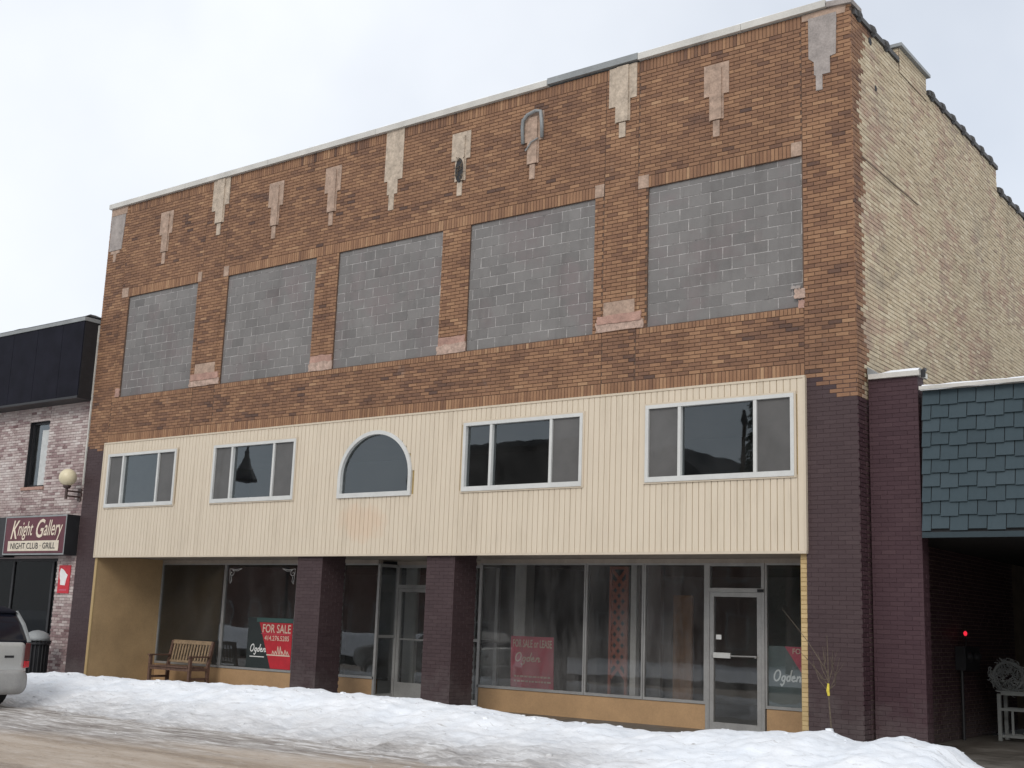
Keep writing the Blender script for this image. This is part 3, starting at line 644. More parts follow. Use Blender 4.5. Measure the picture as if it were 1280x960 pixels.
# dark clay tile coping stepping back along the side wall
def tile_run(y0, y1, z):
    c = P('tile_coping', MB().box(-7.02, XR+0.035, y0, y1, z, z+0.085), 'tile_dark', sidew)
    y = y0+0.2
    while y < y1-0.1:
        oo = P('tile_joint', MB().lathe([(0.105, -.07), (0.115, .0), (0.10, .07)], (0, 0, 0), 12), 'tile_dark', c)
        oo.location = (-6.745, y, z+0.06); oo.rotation_euler = (R(90), 0, 0)
        y += 0.62
tile_run(0.1, 2.15, 11.46); tile_run(3.72, 8.14, 11.46); tile_run(8.16, YB, 10.98)
chim = MB().box(-7.35, XR+0.0105, 2.2, 3.62, 11.3, 11.76)
cb = P('chimney', chim, 'mortar_cream', B)
mb = MB()
for u, z, w, h, tn in lay_courses(2.21, 3.61, 11.30, 11.76, 7, tone=ctone): mb.piece((XR+0.016, u, z), w=w, h=h, d=0.02, tone=tn, **SX)
for u, z, w, h, tn in lay_courses(-7.34, XR, 11.47, 11.76, 4, tone=ctone): mb.piece((u, 2.196, z), w=w, h=h, d=0.02, tone=tn, **UZ)
P('chimney_brickwork', mb, 'brick_cream', cb, kind='stuff'); P('chimney_cap', MB().box(-7.42, XR+0.08, 2.14, 3.68, 11.76, 11.82), 'coping_dark', cb)
# front coping in lengths, a couple of them dark and lifted
xs_ = [XL-0.03, -23.2, -20.3, -17.0, -12.6, -10.62, -8.6, -7.1]
for i in range(len(xs_)-1):
    dz = 0.02 if i == 4 else random.uniform(-.006, .006)
    P('front_coping', MB().box(xs_[i]+0.004, xs_[i+1]-0.004, -0.075, 0.36, ZT+0.004+dz, ZT+0.125+dz), 'coping_dark' if i == 4 else 'coping_metal', B)
P('front_coping', MB().prism_y([(-7.095, ZT+.004), (XR+0.03, ZT-0.03), (XR+0.03, ZT+0.05), (-7.095, ZT+0.10)], -0.06, 0.40), 'patch_grey', B)
sc = MB()
for i in range(40):
    x = XL+(i/40)*18.9; sc.box(x, x+0.4725, -0.05, 0.34, ZT+0.10, ZT+0.150+0.012*fbm(x*1.7, 2))
P('coping_snow', sc, 'snow_clean', B)
# rest of the shell
sh = MB(); sh.box(XL+0.002, -25.9, 0.302, YB, 0, 11.3); sh.box(-25.89, -7.01, YB-0.3, YB, 0, 10.9); sh.box(-25.89, -7.01, 0.305, YB-0.31, 10.5, 10.7)
P('shell', sh, 'mortar_cream', B)
rm = MB(); rm.box(-25.89, -7.01, 5.0, 5.2, 2.98, 5.60); rm.box(-25.89, -7.01, 0.02, YB-.4, 2.93, 3.02); rm.box(-25.89, -7.01, 0.305, YB-.4, 5.57, 5.70)
P('upper_room', rm, 'interior_dark', B)

# ------------------------------------------------------------------ cream siding with windows
SZ0, SZ1, SXL, SXR = 2.855, 5.575, -25.385, -7.535
WIN = [(-25.16, -22.605, 4.015, 5.285, -24.57, -23.25), (-21.32, -18.725, 4.01, 5.28, -20.705, -19.385), (-14.245, -11.595, 4.015, 5.29, -13.60, -12.265), (-10.34, -7.70, 4.025, 5.315, -9.70, -8.355)]
AX, AZ0, ARX, ARZ, AZS = -16.47, 3.99, 0.975, 0.90, 4.40     # arched window: straight sides then half ellipse
def arch_top(x, rx=ARX, rz=ARZ):
    d = (x-AX)/rx
    return None if abs(d) >= 1 else AZS+rz*math.sqrt(1-d*d)
sid = P('siding_backing', (lambda mb: [mb.box(a, b_, -0.042, 0.06, c, d) for a, b_, c, d in
    [(SXL, SXR, SZ0, 3.95), (SXL, SXR, 5.34, SZ1)]+
    [(a, b_, 3.951, 5.339) for a, b_ in ((SXL, -25.13), (-22.64, -21.29), (-18.76, -17.42), (-15.52, -14.21), (-11.63, -10.31), (-7.73, SXR))]] and mb)(MB()), 'mortar_yellow', B)
mbk = MB()   # backing behind the arch spandrels
for i in range(40):
    x0 = -17.419+i*(1.898/40); x1 = x0+1.898/40; tp = arch_top((x0+x1)/2, 0.93, 0.86)
    if tp is None: mbk.box(x0, x1, -0.041, 0.06, 3.951, 5.339)
    elif tp < 5.33: mbk.box(x0, x1, -0.041, 0.06, tp, 5.339)
    if tp is not None: mbk.box(x0, x1, -0.041, 0.06, 3.951, 4.03)
P('siding_backing', mbk, 'mortar_yellow', B)
nb = 158; pw = (SXR-SXL-0.02)/nb
for i in range(nb):
    x0 = SXL+0.01+i*pw; x1 = x0+pw; xm = (x0+x1)/2
    spans = [(SZ0+0.012, SZ1-0.012)]
    for a, b_, c, d, *_ in WIN:
        if x1 > a+0.03 and x0 < b_-0.03: spans = [(SZ0+0.012, c+0.02), (d-0.02, SZ1-0.012)]
    t_ = arch_top(xm)
    if t_ is not None: spans = [(SZ0+0.012, AZ0+0.02), (t_-0.03, SZ1-0.012)]
    tn = random.gauss(0.5, 0.06); pr = random.uniform(-.0015, .0015)
    for c, d in spans:
        mb = MB()
        y = -0.058+pr; e = 0.0075
        # a shallow pan: edges folded back into the groove
        mb.add([(x0+.0025, -0.043, c), (x0+e, y, c), (x1-e, y, c), (x1-.0025, -0.043, c), (x0+.0025, -0.043, d), (x0+e, y, d), (x1-e, y, d), (x1-.0025, -0.043, d)],
               [(0, 1, 5, 4), (1, 2, 6, 5), (2, 3, 7, 6), (3, 2, 1, 0), (4, 5, 6, 7)], tn)
        P('siding_board', mb, 'siding_cream', sid)
P('siding_trim', MB().box(SXL-0.01, SXR+0.01, -0.072, 0.0, SZ1-0.030, SZ1+0.006), 'siding_cream', B)
P('siding_trim', MB().box(SXL-0.01, SXR+0.01, -0.072, 0.0, SZ0-0.008, SZ0+0.034), 'siding_cream', B)
P('siding_trim', MB().box(SXL-0.014, SXL+0.022, -0.070, 0.05, SZ0+0.035, SZ1-0.031), 'siding_cream', B)
P('siding_trim', MB().box(SXR-0.022, SXR+0.014, -0.070, 0.05, SZ0+0.035, SZ1-0.031), 'siding_cream', B)
def frame_rect(x0, x1, z0, z1, w, y0, y1, zb=None):
    mb = MB(); zb = zb or w
    mb.box(x0, x1, y0, y1, z0, z0+zb); mb.box(x0, x1, y0, y1, z1-w, z1)
    mb.box(x0, x0+w, y0+.001, y1-.001, z0+zb, z1-w); mb.box(x1-w, x1, y0+.001, y1-.001, z0+zb, z1-w); return mb
for k, (a, b_, c, d, m1, m2) in enumerate(WIN):
    wn = P('window', frame_rect(a, b_, c, d, 0.06, -0.095, 0.05, 0.085), 'frame_white', B)
    P('trim', frame_rect(a-.03, b_+.03, c-.025, d+.03, 0.034, -0.082, -0.045), 'siding_cream', wn)
    for mx_ in (m1, m2): P('mullion', MB().box(mx_-.028, mx_+.028, -0.088, 0.045, c+.085, d-.06), 'frame_white', wn)
    xs2 = (a+.06, m1-.028, m1+.028, m2-.028, m2+.028, b_-.06)
    for q in range(3):
        x0, x1 = xs2[2*q], xs2[2*q+1]
        P('pane', MB().quad((x0, -0.020, c+.085), (x1, -0.020, c+.085), (x1, -0.020, d-.06), (x0, -0.020, d-.06)), 'glass_upper', wn)
        if q != 1 and not (k == 2 and q == 0): P('insect_screen', MB().quad((x0, -0.05, c+.085), (x1, -0.05, c+.085), (x1, -0.05, d-.06), (x0, -0.05, d-.06)), 'screen_mesh', wn)
# arched window
def arch_pts(rx, rz, zb, n=28): return [(AX-rx, zb)]+[(AX-rx*math.cos(math.pi*i/n), AZS+rz*math.sin(math.pi*i/n)) for i in range(n+1)]+[(AX+rx, zb)]
op, ip = arch_pts(ARX, ARZ, AZ0), arch_pts(ARX-.075, ARZ-.075, AZ0+.09)
mb = MB(); n = len(op)
vs = [(x, -0.095, z) for x, z in op]+[(x, -0.095, z) for x, z in ip]+[(x, 0.05, z) for x, z in op]+[(x, 0.05, z) for x, z in ip]; fs2 = []
for i in range(n):
    j = (i+1) % n
    fs2 += [(i, n+i, n+j, j), (i, j, 2*n+j, 2*n+i), (n+i, 3*n+i, 3*n+j, n+j)]
mb.add(vs, fs2); aw = P('arched_window', mb, 'frame_white', B)
P('pane', MB().add([(x, -0.02, z) for x, z in ip], [tuple(range(n-1, -1, -1))]), 'glass_upper', aw)

# ------------------------------------------------------------------ shopfront
SF = 1.90
P('soffit', MB().box(-25.36, -7.53, -0.04, SF+0.9, 2.905, 2.925), 'soffit', B)
jr = P('jamb', MB().box(-7.665, -7.545, 0.030, SF, 0, 2.90), 'mortar_yellow', B)
mb = MB()
for u, z, w, h, tn in lay_courses(-7.66, -7.55, 0.0, 2.90, 43): mb.piece((u, 0.022, z), w=w, h=h+.003, d=0.02, tone=random.random(), **UZ)
P('jamb_brickwork', mb, 'brick_yellow', jr, kind='stuff')
P('return_wall', MB().box(-25.385, -25.31, 0.02, SF+.05, 0, 2.90), 'stucco_tan', B)
P('jamb_trim', MB().box(-25.392, -25.305, -0.01, 0.019, 0, 2.90), 'brick_yellow', B)
P('header', MB().box(-25.30, -18.02, SF-0.03, SF+.1, 2.82, 2.90), 'soffit', B)
P('header', MB().box(-15.24, -7.55, SF-0.03, SF+.1, 2.82, 2.90), 'soffit', B)
def shop_window(x0, x1, z0, z1, y, glass='glass_shop', left_m=True):
    w = P('shop_window', frame_rect(x0, x1, z0, z1, 0.032, y-0.03, y+0.03, 0.05), 'aluminium', B)
    P('pane', MB().quad((x0+.03, y, z0+.04), (x1-.03, y, z0+.04), (x1-.03, y, z1-.03), (x0+.03, y, z1-.03)), glass, w)
    return w
LW = [(-25.30, -22.93), (-22.92, -20.47), (-20.46, -19.08), (-19.07, -18.00)]
for a, b_ in LW: shop_window(a, b_, 0.42, 2.82, SF)
RW = [(-15.24, -12.745, 'glass_dirty'), (-12.735, -11.49, 'glass_dirty'), (-11.48, -10.235, 'glass_dirty')]
for a, b_, g in RW: shop_window(a, b_, 0.42, 2.82, SF, g)
shop_window(-9.115, -8.40, 0.42, 2.82, SF)
P('bulkhead', MB().box(-25.30, -18.00, SF-0.01, SF+.1, 0, 0.415), 'bulkhead_tan', B)
P('bulkhead', MB().box(-15.24, -10.24, SF-0.01, SF+.1, 0, 0.415), 'bulkhead_tan', B)
P('bulkhead', MB().box(-9.10, -7.67, SF-0.01, SF+.1, 0, 0.415), 'bulkhead_tan', B)
P('end_panel', MB().box(-8.395, -7.67, SF-0.005, SF+.1, 0.416, 2.82), 'bulkhead_tan', B)
def door(x0, x1, y, z1=2.32, kick=0.12, handle='bar', hinge=-1):
    d = P('door', frame_rect(x0, x1, 0.02, z1, 0.075, y-0.035, y+0.03, kick), 'aluminium', B)
    P('pane', MB().quad((x0+.07, y, kick), (x1-.07, y, kick), (x1-.07, y, z1-.07), (x0+.07, y, z1-.07)), 'glass_shop', d)
    if handle == 'bar':
        h = MB().tube([(x0+.06, y-.085, 1.245), (x1-.06, y-.085, 1.255)], 0.014, 8); h.box(x0+.07, x0+.10, y-.09, y-.03, 1.23, 1.26); h.box(x1-.10, x1-.07, y-.09, y-.03, 1.23, 1.27)
        P('push_bar', h, 'aluminium', d); P('lock_plate', MB().box(x0+.10, x0+.42, y-.10, y-.072, 1.21, 1.30), 'frame_white', d)
        P('notice', MB().box(x0+.11, x0+.21, y-.012, y-.006, 1.52, 1.60), 'lettering_white', d)
    else:
        P('pull_handle', MB().tube([(x1-.035, y-.03, 0.98), (x1-.035, y-.10, 0.99), (x1-.035, y-.10, 1.22), (x1-.035, y-.03, 1.23)], 0.013, 8), 'chrome', d)
        P('lock_plate', MB().box(x1-.075, x1-.005, y-.045, y-.034, 1.42, 1.47), 'frame_white', d)
        P('mid_rail', MB().box(x0+.075, x1-.075, y-.02, y+.02, 1.24, 1.27), 'aluminium', d)
    return d
door(-10.15, -9.185, SF)
fr = MB(); fr.box(-10.23, -10.155, SF-.04, SF+.06, 0, 2.82); fr.box(-9.18, -9.12, SF-.04, SF+.06, 0, 2.82); fr.box(-10.154, -9.181, SF-.04, SF+.06, 2.325, 2.395); fr.box(-10.154, -9.181, SF-.04, SF+.06, 2.77, 2.82)
fr2 = P('door_frame', fr, 'aluminium', B); P('transom_pane', MB().quad((-10.15, SF, 2.395), (-9.185, SF, 2.395), (-9.185, SF, 2.77), (-10.15, SF, 2.77)), 'glass_shop', fr2)
P('threshold', MB().box(-10.2, -9.1, SF-.12, SF+.1, 0.001, 0.019), 'aluminium', B)
P('door_closer', MB().box(-9.24, -9.13, SF-.07, SF-.041, 2.33, 2.38), 'black_metal', B)
# recessed central entrance
YD = 2.50
for x in (-18.0, -15.24):
    sx0, sx1 = (x-.03, x+.03)
    fm = MB()
    for y0, y1 in ((SF-.03, SF+.03), (YD-.06, YD)): fm.box(sx0, sx1, y0, y1, 0.0, 2.82)
    for z0, z1 in ((0.0, 0.12), (1.27, 1.33), (2.76, 2.82)): fm.box(sx0+.002, sx1-.002, SF+.03, YD-.06, z0, z1)
    f_ = P('entrance_sidelight', fm, 'aluminium', B)
    P('pane', MB().quad((x, SF+.03, 0.12), (x, YD-.06, 0.12), (x, YD-.06, 2.76), (x, SF+.03, 2.76)), 'glass_shop', f_)
door(-18.0+.06, -17.08, YD, kick=0.34, handle='pull'); door(-17.06, -16.2, YD, kick=0.34, handle='pull')
fm = MB(); fm.box(-18.0, -17.945, YD-.05, YD+.05, 0, 2.82); fm.box(-16.195, -16.13, YD-.05, YD+.05, 0, 2.82); fm.box(-15.30, -15.24, YD-.05, YD+.05, 0, 2.82)
for z0, z1 in ((2.325, 2.40), (2.76, 2.82)): fm.box(-17.94, -16.2, YD-.05, YD+.05, z0, z1)
for z0, z1 in ((0, .12), (1.27, 1.33), (2.76, 2.82)): fm.box(-16.125, -15.305, YD-.05, YD+.05, z0, z1)
f_ = P('door_frame', fm, 'aluminium', B)
P('transom_pane', MB().quad((-17.94, YD, 2.40), (-16.2, YD, 2.40), (-16.2, YD, 2.76), (-17.94, YD, 2.76)), 'glass_shop', f_)
P('pane', MB().quad((-16.12, YD, 0.12), (-15.31, YD, 0.12), (-15.31, YD, 2.76), (-16.12, YD, 2.76)), 'glass_shop', f_)
P('header', MB().box(-18.02, -15.22, YD-.04, YD+.1, 2.822, 2.90), 'soffit', B)
# free-standing painted brick pillars
for x0, x1 in ((-18.535, -17.835), (-15.08, -14.41)):
    pl = P('pillar', MB().box(x0+.006, x1-.005, 0.0245, 0.67, 0, 2.90), 'mortar_purple', B)
    mb = MB()
    for u, z, w, h, tn in lay_courses(x0, x1, 0, 2.90, 43): mb.piece((u, 0.02-random.uniform(0, .003), z), w=w+.007, h=h+.0075, d=0.02, tone=random.gauss(.5, .1), **UZ)
    for u, z, w, h, tn in lay_courses(0.022, 0.68, 0, 2.90, 43, off=.5): mb.piece((x1+random.uniform(0, .003), u, z), w=w+.007, h=h+.0075, d=0.02, tone=random.gauss(.5, .1), **SX)
    P('painted_brickwork', mb, 'brick_purple', pl, kind='stuff')
# shop interior seen through the glass
it = MB(); it.box(-25.89, -7.01, 9.0, 9.2, 0, 2.95); it.box(-25.89, -25.80, 2.02, 9.0, 0, 2.95); it.box(-7.1, -7.01, 2.02, 9, 0, 2.95); it.box(-16.0, -15.9, 2.6, 9, 0, 2.95)
P('interior_wall', it, 'interior_grey', B)
P('interior_floor', MB().box(-25.89, -7.01, 2.01, 9.0, -0.02, 0.02), 'interior_floor', B)
P('interior_ceiling', MB().box(-25.89, -7.01, 2.01, 9.0, 2.94, 2.96), 'interior_grey', B)
P('interior_column', MB().box(-15.0, -14.72, 2.7, 2.98, 0.02, 2.94), 'interior_white', B)
P('interior_column', MB().box(-11.88, -11.76, 2.08, 2.20, 0.02, 2.94), 'interior_white', B)
P('interior_screen', MB().box(-13.7, -12.2, 3.4, 3.5, 0.02, 2.94), 'interior_dark', B)
P('interior_screen', MB().box(-12.10, -11.72, 2.9, 3.0, 0.02, 2.94), 'interior_grey', B)
P('interior_door', MB().box(-11.62, -11.22, 3.2, 3.26, 0.02, 2.3), 'wood_orange', B)
P('interior_column', MB().box(-18.40, -18.08, 3.2, 3.3, 0.02, 2.94), 'interior_white', B)
# dark red trellis panel
lt = MB()
x0, x1, z0, z1, yy = -12.28, -11.98, 0.75, 2.72, 2.06
for i in range(-3, 14):
    for sgn in (1, -1):
        zc = z0+i*0.2
        a = (x0, zc) if sgn > 0 else (x1, zc); b2 = (x1, zc+0.36) if sgn > 0 else (x0, zc+0.36)
        if min(a[1], b2[1]) < z0-.02 or max(a[1], b2[1]) > z1+.02: continue
        dx, dz = b2[0]-a[0], b2[1]-a[1]; l = math.hypot(dx, dz); nx, nz = -dz/l*.03, dx/l*.03; y = yy+(0 if sgn > 0 else .012)
        lt.add([(a[0]+nx, y, a[1]+nz), (a[0]-nx, y, a[1]-nz), (b2[0]-nx, y, b2[1]-nz), (b2[0]+nx, y, b2[1]+nz), (a[0]+nx, y+.01, a[1]+nz), (a[0]-nx, y+.01, a[1]-nz), (b2[0]-nx, y+.01, b2[1]-nz), (b2[0]+nx, y+.01, b2[1]+nz)], [(0,1,2,3),(7,6,5,4),(0,4,5,1),(2,6,7,3)])
lat = thing('trellis_panel', 'dark red wooden lattice panel standing inside the dusty shop window', 'lattice', (-12.13, 2.07, 0.02))
P('lattice', lt, 'wood_red', lat, kind='stuff')
P('stile', MB().box(x0-.05, x0, yy-.01, yy+.03, 0.02, z1+.05), 'wood_red', lat); P('stile', MB().box(x1, x1+.05, yy-.01, yy+.03, 0.02, z1+.05), 'wood_red', lat); P('rail', MB().box(x0, x1, yy-.01, yy+.03, z1, z1+.05), 'wood_red', lat)
# white scroll decals in the upper corners of a pane
dc = MB()
for xc, s in ((-22.78, 1), (-20.60, -1)):
    sp = [(xc+s*(0.05+0.10*k/14*math.cos(k*0.55)), 2.60+0.09*k/14*math.sin(k*0.55)) for k in range(15)]
    ribbon(dc, sp, 0.012, SF-0.006); ribbon(dc, [(xc-s*.02, 2.70), (xc+s*.2, 2.68), (xc+s*.40, 2.705), (xc+s*.26, 2.65), (xc+s*.08, 2.66)], 0.012, SF-0.007)
    ribbon(dc, [(xc-s*.02, 2.70), (xc, 2.5), (xc+s*.02, 2.36), (xc+s*.07, 2.42), (xc+s*.05, 2.52)], 0.012, SF-0.008)
P('scroll_decal', dc, 'lettering_white', B)

# ================================================================== signs behind the glass
def script_word(parent, x, z, w, h, y, mat):
    """the agent's handwritten name, drawn as strokes: Ogden"""
    mb = MB(); sc_ = lambda pts: [(x+(px+0.10*pz)*w, z+pz*h) for px, pz in pts]
    O_ = [(0.10+0.10*math.cos(a*math.pi/7+1.2), 0.62+0.36*math.sin(a*math.pi/7+1.2)) for a in range(15)]
    g = [(0.33+0.055*math.cos(a*math.pi/4+.6), 0.44+0.17*math.sin(a*math.pi/4+.6)) for a in range(9)]; gt = [(0.385, 0.6), (0.37, 0.1), (0.32, -0.05), (0.27, 0.06)]
    d = [(0.50+0.055*math.cos(a*math.pi/4+.6), 0.44+0.17*math.sin(a*math.pi/4+.6)) for a in range(9)]; dt = [(0.56, 1.0), (0.55, 0.3)]
    e = [(0.61, 0.44), (0.71, 0.50), (0.68, 0.62), (0.62, 0.55), (0.62, 0.36), (0.68, 0.27), (0.76, 0.33)]
    n_ = [(0.79, 0.28), (0.80, 0.6), (0.81, 0.5), (0.86, 0.61), (0.90, 0.55), (0.90, 0.28), (0.96, 0.33)]
    for st in (O_, g, gt, d, dt, e, n_): ribbon(mb, sc_(st), h*0.11, y)
    return P('lettering', mb, mat, parent)
Y1 = 1.884
s1 = thing('for_sale_sign', 'red and dark for sale board with white lettering on the window beside the bench', 'sign', (-21.2, 1.89, 0.47))
P('board', MB().box(-22.0, -20.52, Y1, Y1+.010, 0.475, 1.60), 'poster_dark', s1)
P('green_band', MB().box(-21.72, -20.53, Y1-.002, Y1+.001, 1.50, 1.595), 'poster_green', s1)
P('red_field', MB().prism_y([(-21.17, 0.48), (-20.53, 0.48), (-20.53, 1.49), (-21.62, 1.49)], Y1-.004, Y1+.001), 'poster_red', s1)
text_part('lettering', 'FOR SALE', 'lettering_cream', s1, (-21.50, Y1-.006, 1.265), 0.92, 0.19, bold=0.01)
text_part('lettering', '414.276.5285', 'lettering_cream', s1, (-21.42, Y1-.006, 1.095), 0.80, 0.11, bold=0.008)
P('rule', MB().box(-21.55, -20.55, Y1-.006, Y1-.0045, 1.235, 1.246), 'poster_faded', s1)
script_word(s1, -21.90, 0.78, 0.55, 0.22, Y1-.002, 'lettering_white')
P('rule', MB().box(-21.88, -21.40, Y1-.003, Y1-.0005, 0.715, 0.735), 'lettering_white', s1)
mb = MB(); rr_ = random.Random(3); x = -21.14
while x < -20.62:      # the second name is too small to read: a run of loose pen strokes
    h = rr_.choice((0.07, 0.10, 0.17)); ribbon(mb, [(x, 0.80), (x+.02, 0.80+h), (x+.05, 0.80+h*.4), (x+.07, 0.80)], 0.018, Y1-.006); x += rr_.uniform(.06, .1)
P('lettering', mb, 'lettering_cream', s1); P('rule', MB().box(-21.32, -20.56, Y1-.0065, Y1-.0045, 0.765, 0.79), 'lettering_cream', s1)

Y2 = 2.03
s2 = thing('for_sale_sign', 'faded red for sale or lease board behind the dusty glass next to the brick pillar', 'sign', (-14.05, 2.04, 0.45))
P('board', MB().prism_y([(-14.53, 0.42), (-13.52, 0.42), (-13.55, 1.43), (-14.56, 1.43)], Y2, Y2+.012), 'poster_faded', s2)
text_part('lettering', 'FOR SALE or LEASE', 'lettering_cream', s2, (-14.50, Y2-.004, 1.22), 0.92, 0.15, bold=0.02)
script_word(s2, -14.46, 0.90, 0.62, 0.22, Y2-.004, 'lettering_cream')
mb = MB()
for k, zz in enumerate((0.66, 0.57)):
    x = -14.45
    while x < -13.65: l_ = random.uniform(.03, .09); mb.box(x, x+l_, Y2-.004, Y2-.001, zz, zz+.03); x += l_+.025
P('small_print', mb, 'lettering_cream', s2)
Y1 = 1.955
s3 = thing('for_sale_sign', 'grey-green for sale board with red corner in the narrow window right of the glass door', 'sign', (-8.8, 1.96, 0.45))
P('board', MB().box(-9.10, -8.42, Y1, Y1+.012, 0.455, 1.45), 'poster_grey', s3)
P('red_field', MB().prism_y([(-8.47, 0.98), (-8.425, 0.90), (-8.425, 1.447), (-8.80, 1.447)], Y1-.004, Y1+.001), 'poster_faded', s3)
text_part('lettering', 'FOR', 'lettering_cream', s3, (-8.66, Y1-.006, 1.33), 0.22, 0.09, bold=0.01)
script_word(s3, -9.02, 0.82, 0.52, 0.24, Y1-.002, 'lettering_white')

# ================================================================== bench in the recess
bn = thing('wooden_bench', 'weathered wooden slat bench with armrests in the recessed shopfront', 'bench', (-23.5, 1.2, 0))
bx0, bx1, byf, byb = -24.28, -22.78, 0.93, 1.47
for x in (bx0, bx1-.065):
    P('leg', MB().box(x, x+.065, byf, byf+.065, 0, 0.64), 'bench_wood', bn)
    lg = MB(); lg.add([(x, byb-.03, 0), (x+.065, byb-.03, 0), (x+.065, byb+.04, 0), (x, byb+.04, 0), (x, byb-.03, .45), (x+.065, byb-.03, .45), (x+.065, byb+.04, .45), (x, byb+.04, .45), (x, byb+.09, 1.0), (x+.065, byb+.09, 1.0), (x+.065, byb+.14, 1.0), (x, byb+.14, 1.0)],
        [(0,3,2,1),(0,1,5,4),(1,2,6,5),(2,3,7,6),(3,0,4,7),(4,5,9,8),(5,6,10,9),(6,7,11,10),(7,4,8,11),(8,9,10,11)]); P('leg', lg, 'bench_wood', bn)
    P('armrest', MB().box(x-.01, x+.075, byf-.03, byb+.045, 0.641, 0.675), 'bench_wood', bn)
    P('stretcher', MB().box(x+.01, x+.055, byf+.066, byb-.031, 0.14, 0.19), 'bench_wood', bn)
    P('seat_rail', MB().box(x+.008, x+.057, byf+.066, byb-.031, 0.345, 0.405), 'bench_wood', bn)
P('front_rail', MB().box(bx0+.066, bx1-.066, byf+.01, byf+.05, 0.335, 0.405), 'bench_wood', bn)
P('back_rail', MB().box(bx0+.066, bx1-.066, byb-.02, byb+.02, 0.335, 0.405), 'bench_wood', bn)
for i in range(6): y = byf-.02+i*0.085; P('seat_slat', MB().box(bx0+.07, bx1-.07, y, y+.07, 0.406, 0.432), 'bench_wood', bn)
def bt(z): return byb+.0+0.10*(z-.45)/.55
mb = MB()
for z0, z1, e in ((0.92, 1.01, 0), (0.50, 0.55, 0)):
    P('back_rail', MB().add([(bx0+.066, bt(z0)-.01, z0), (bx1-.066, bt(z0)-.01, z0), (bx1-.066, bt(z0)+.03, z0), (bx0+.066, bt(z0)+.03, z0), (bx0+.066, bt(z1)-.01, z1), (bx1-.066, bt(z1)-.01, z1), (bx1-.066, bt(z1)+.03, z1), (bx0+.066, bt(z1)+.03, z1)], [(0,3,2,1),(4,5,6,7),(0,1,5,4),(1,2,6,5),(2,3,7,6),(3,0,4,7)]), 'bench_slat', bn)
for i in range(13):
    x = bx0+.10+i*(bx1-bx0-.25)/12
    P('back_slat', MB().add([(x, bt(.55), .551), (x+.05, bt(.55), .551), (x+.05, bt(.55)+.018, .551), (x, bt(.55)+.018, .551), (x, bt(.92), .919), (x+.05, bt(.92), .919), (x+.05, bt(.92)+.018, .919), (x, bt(.92)+.018, .919)], [(0,3,2,1),(4,5,6,7),(0,1,5,4),(1,2,6,5),(2,3,7,6),(3,0,4,7)]), 'bench_slat', bn)

# ================================================================== wing wall on the right and the shingled passage building
pw_ = thing('wing_wall', 'plum painted brick wing wall with snow on its metal coping', 'wall', (-6.3, 0.6, 0))
px0, px1, py = -6.68, -5.93, 0.36
P('core', MB().box(px0+.004, px1-.005, py+.0045, .64, 0, 5.50), 'mortar_purple', pw_)
mb = MB()
for u, z, w, h, tn in lay_courses(px0+.003, px1, 0, 5.50, 81, off=.3): mb.piece((u, py-random.uniform(0, .003), z), w=w+.007, h=h+.0075, d=0.02, tone=random.gauss(.5, .1), **UZ)
for u, z, w, h, tn in lay_courses(py+.002, .64, 0, 5.50, 81, off=.8): mb.piece((px1+random.uniform(0, .003), u, z), w=w+.007, h=h+.0075, d=0.02, tone=random.gauss(.5, .1), **SX)
P('painted_brickwork', mb, 'brick_plum', pw_, kind='stuff')
P('coping', MB().box(px0+.02, px1+.05, py-.06, .68, 5.50, 5.575), 'coping_metal', pw_)
mb = MB()
xs2 = spaced(px0+.10, px1+.03, .05); ys2 = spaced(py-.05, .66, .08)
mb = grid(xs2, ys2, lambda x, y: 5.576+max(0, 0.05*min(1, (x-px0-.1)/.25)+0.012*fbm(x*4, y*4))*(1 if py-.04 < y < .65 else 0))
P('snow_cap', mb, 'snow_clean', pw_, smooth=True)
P('flashing', MB().add([(px0+.0, py-.03, 5.58), (px0+.16, py-.03, 5.58), (px0+.0, py-.03, 5.70), (px0+.0, .64, 5.58), (px0+.16, .64, 5.58), (px0+.0, .64, 5.70)], [(0,1,2),(1,4,5,2),(0,2,5,3),(3,5,4)]), 'coping_dark', pw_)
P('gutter_end', MB().tube([(px1+.09, py+.0, 5.47), (px1+.10, py-.02, 5.56), (px1+.08, py+.1, 5.60)], 0.035, 8), 'black_metal', pw_)

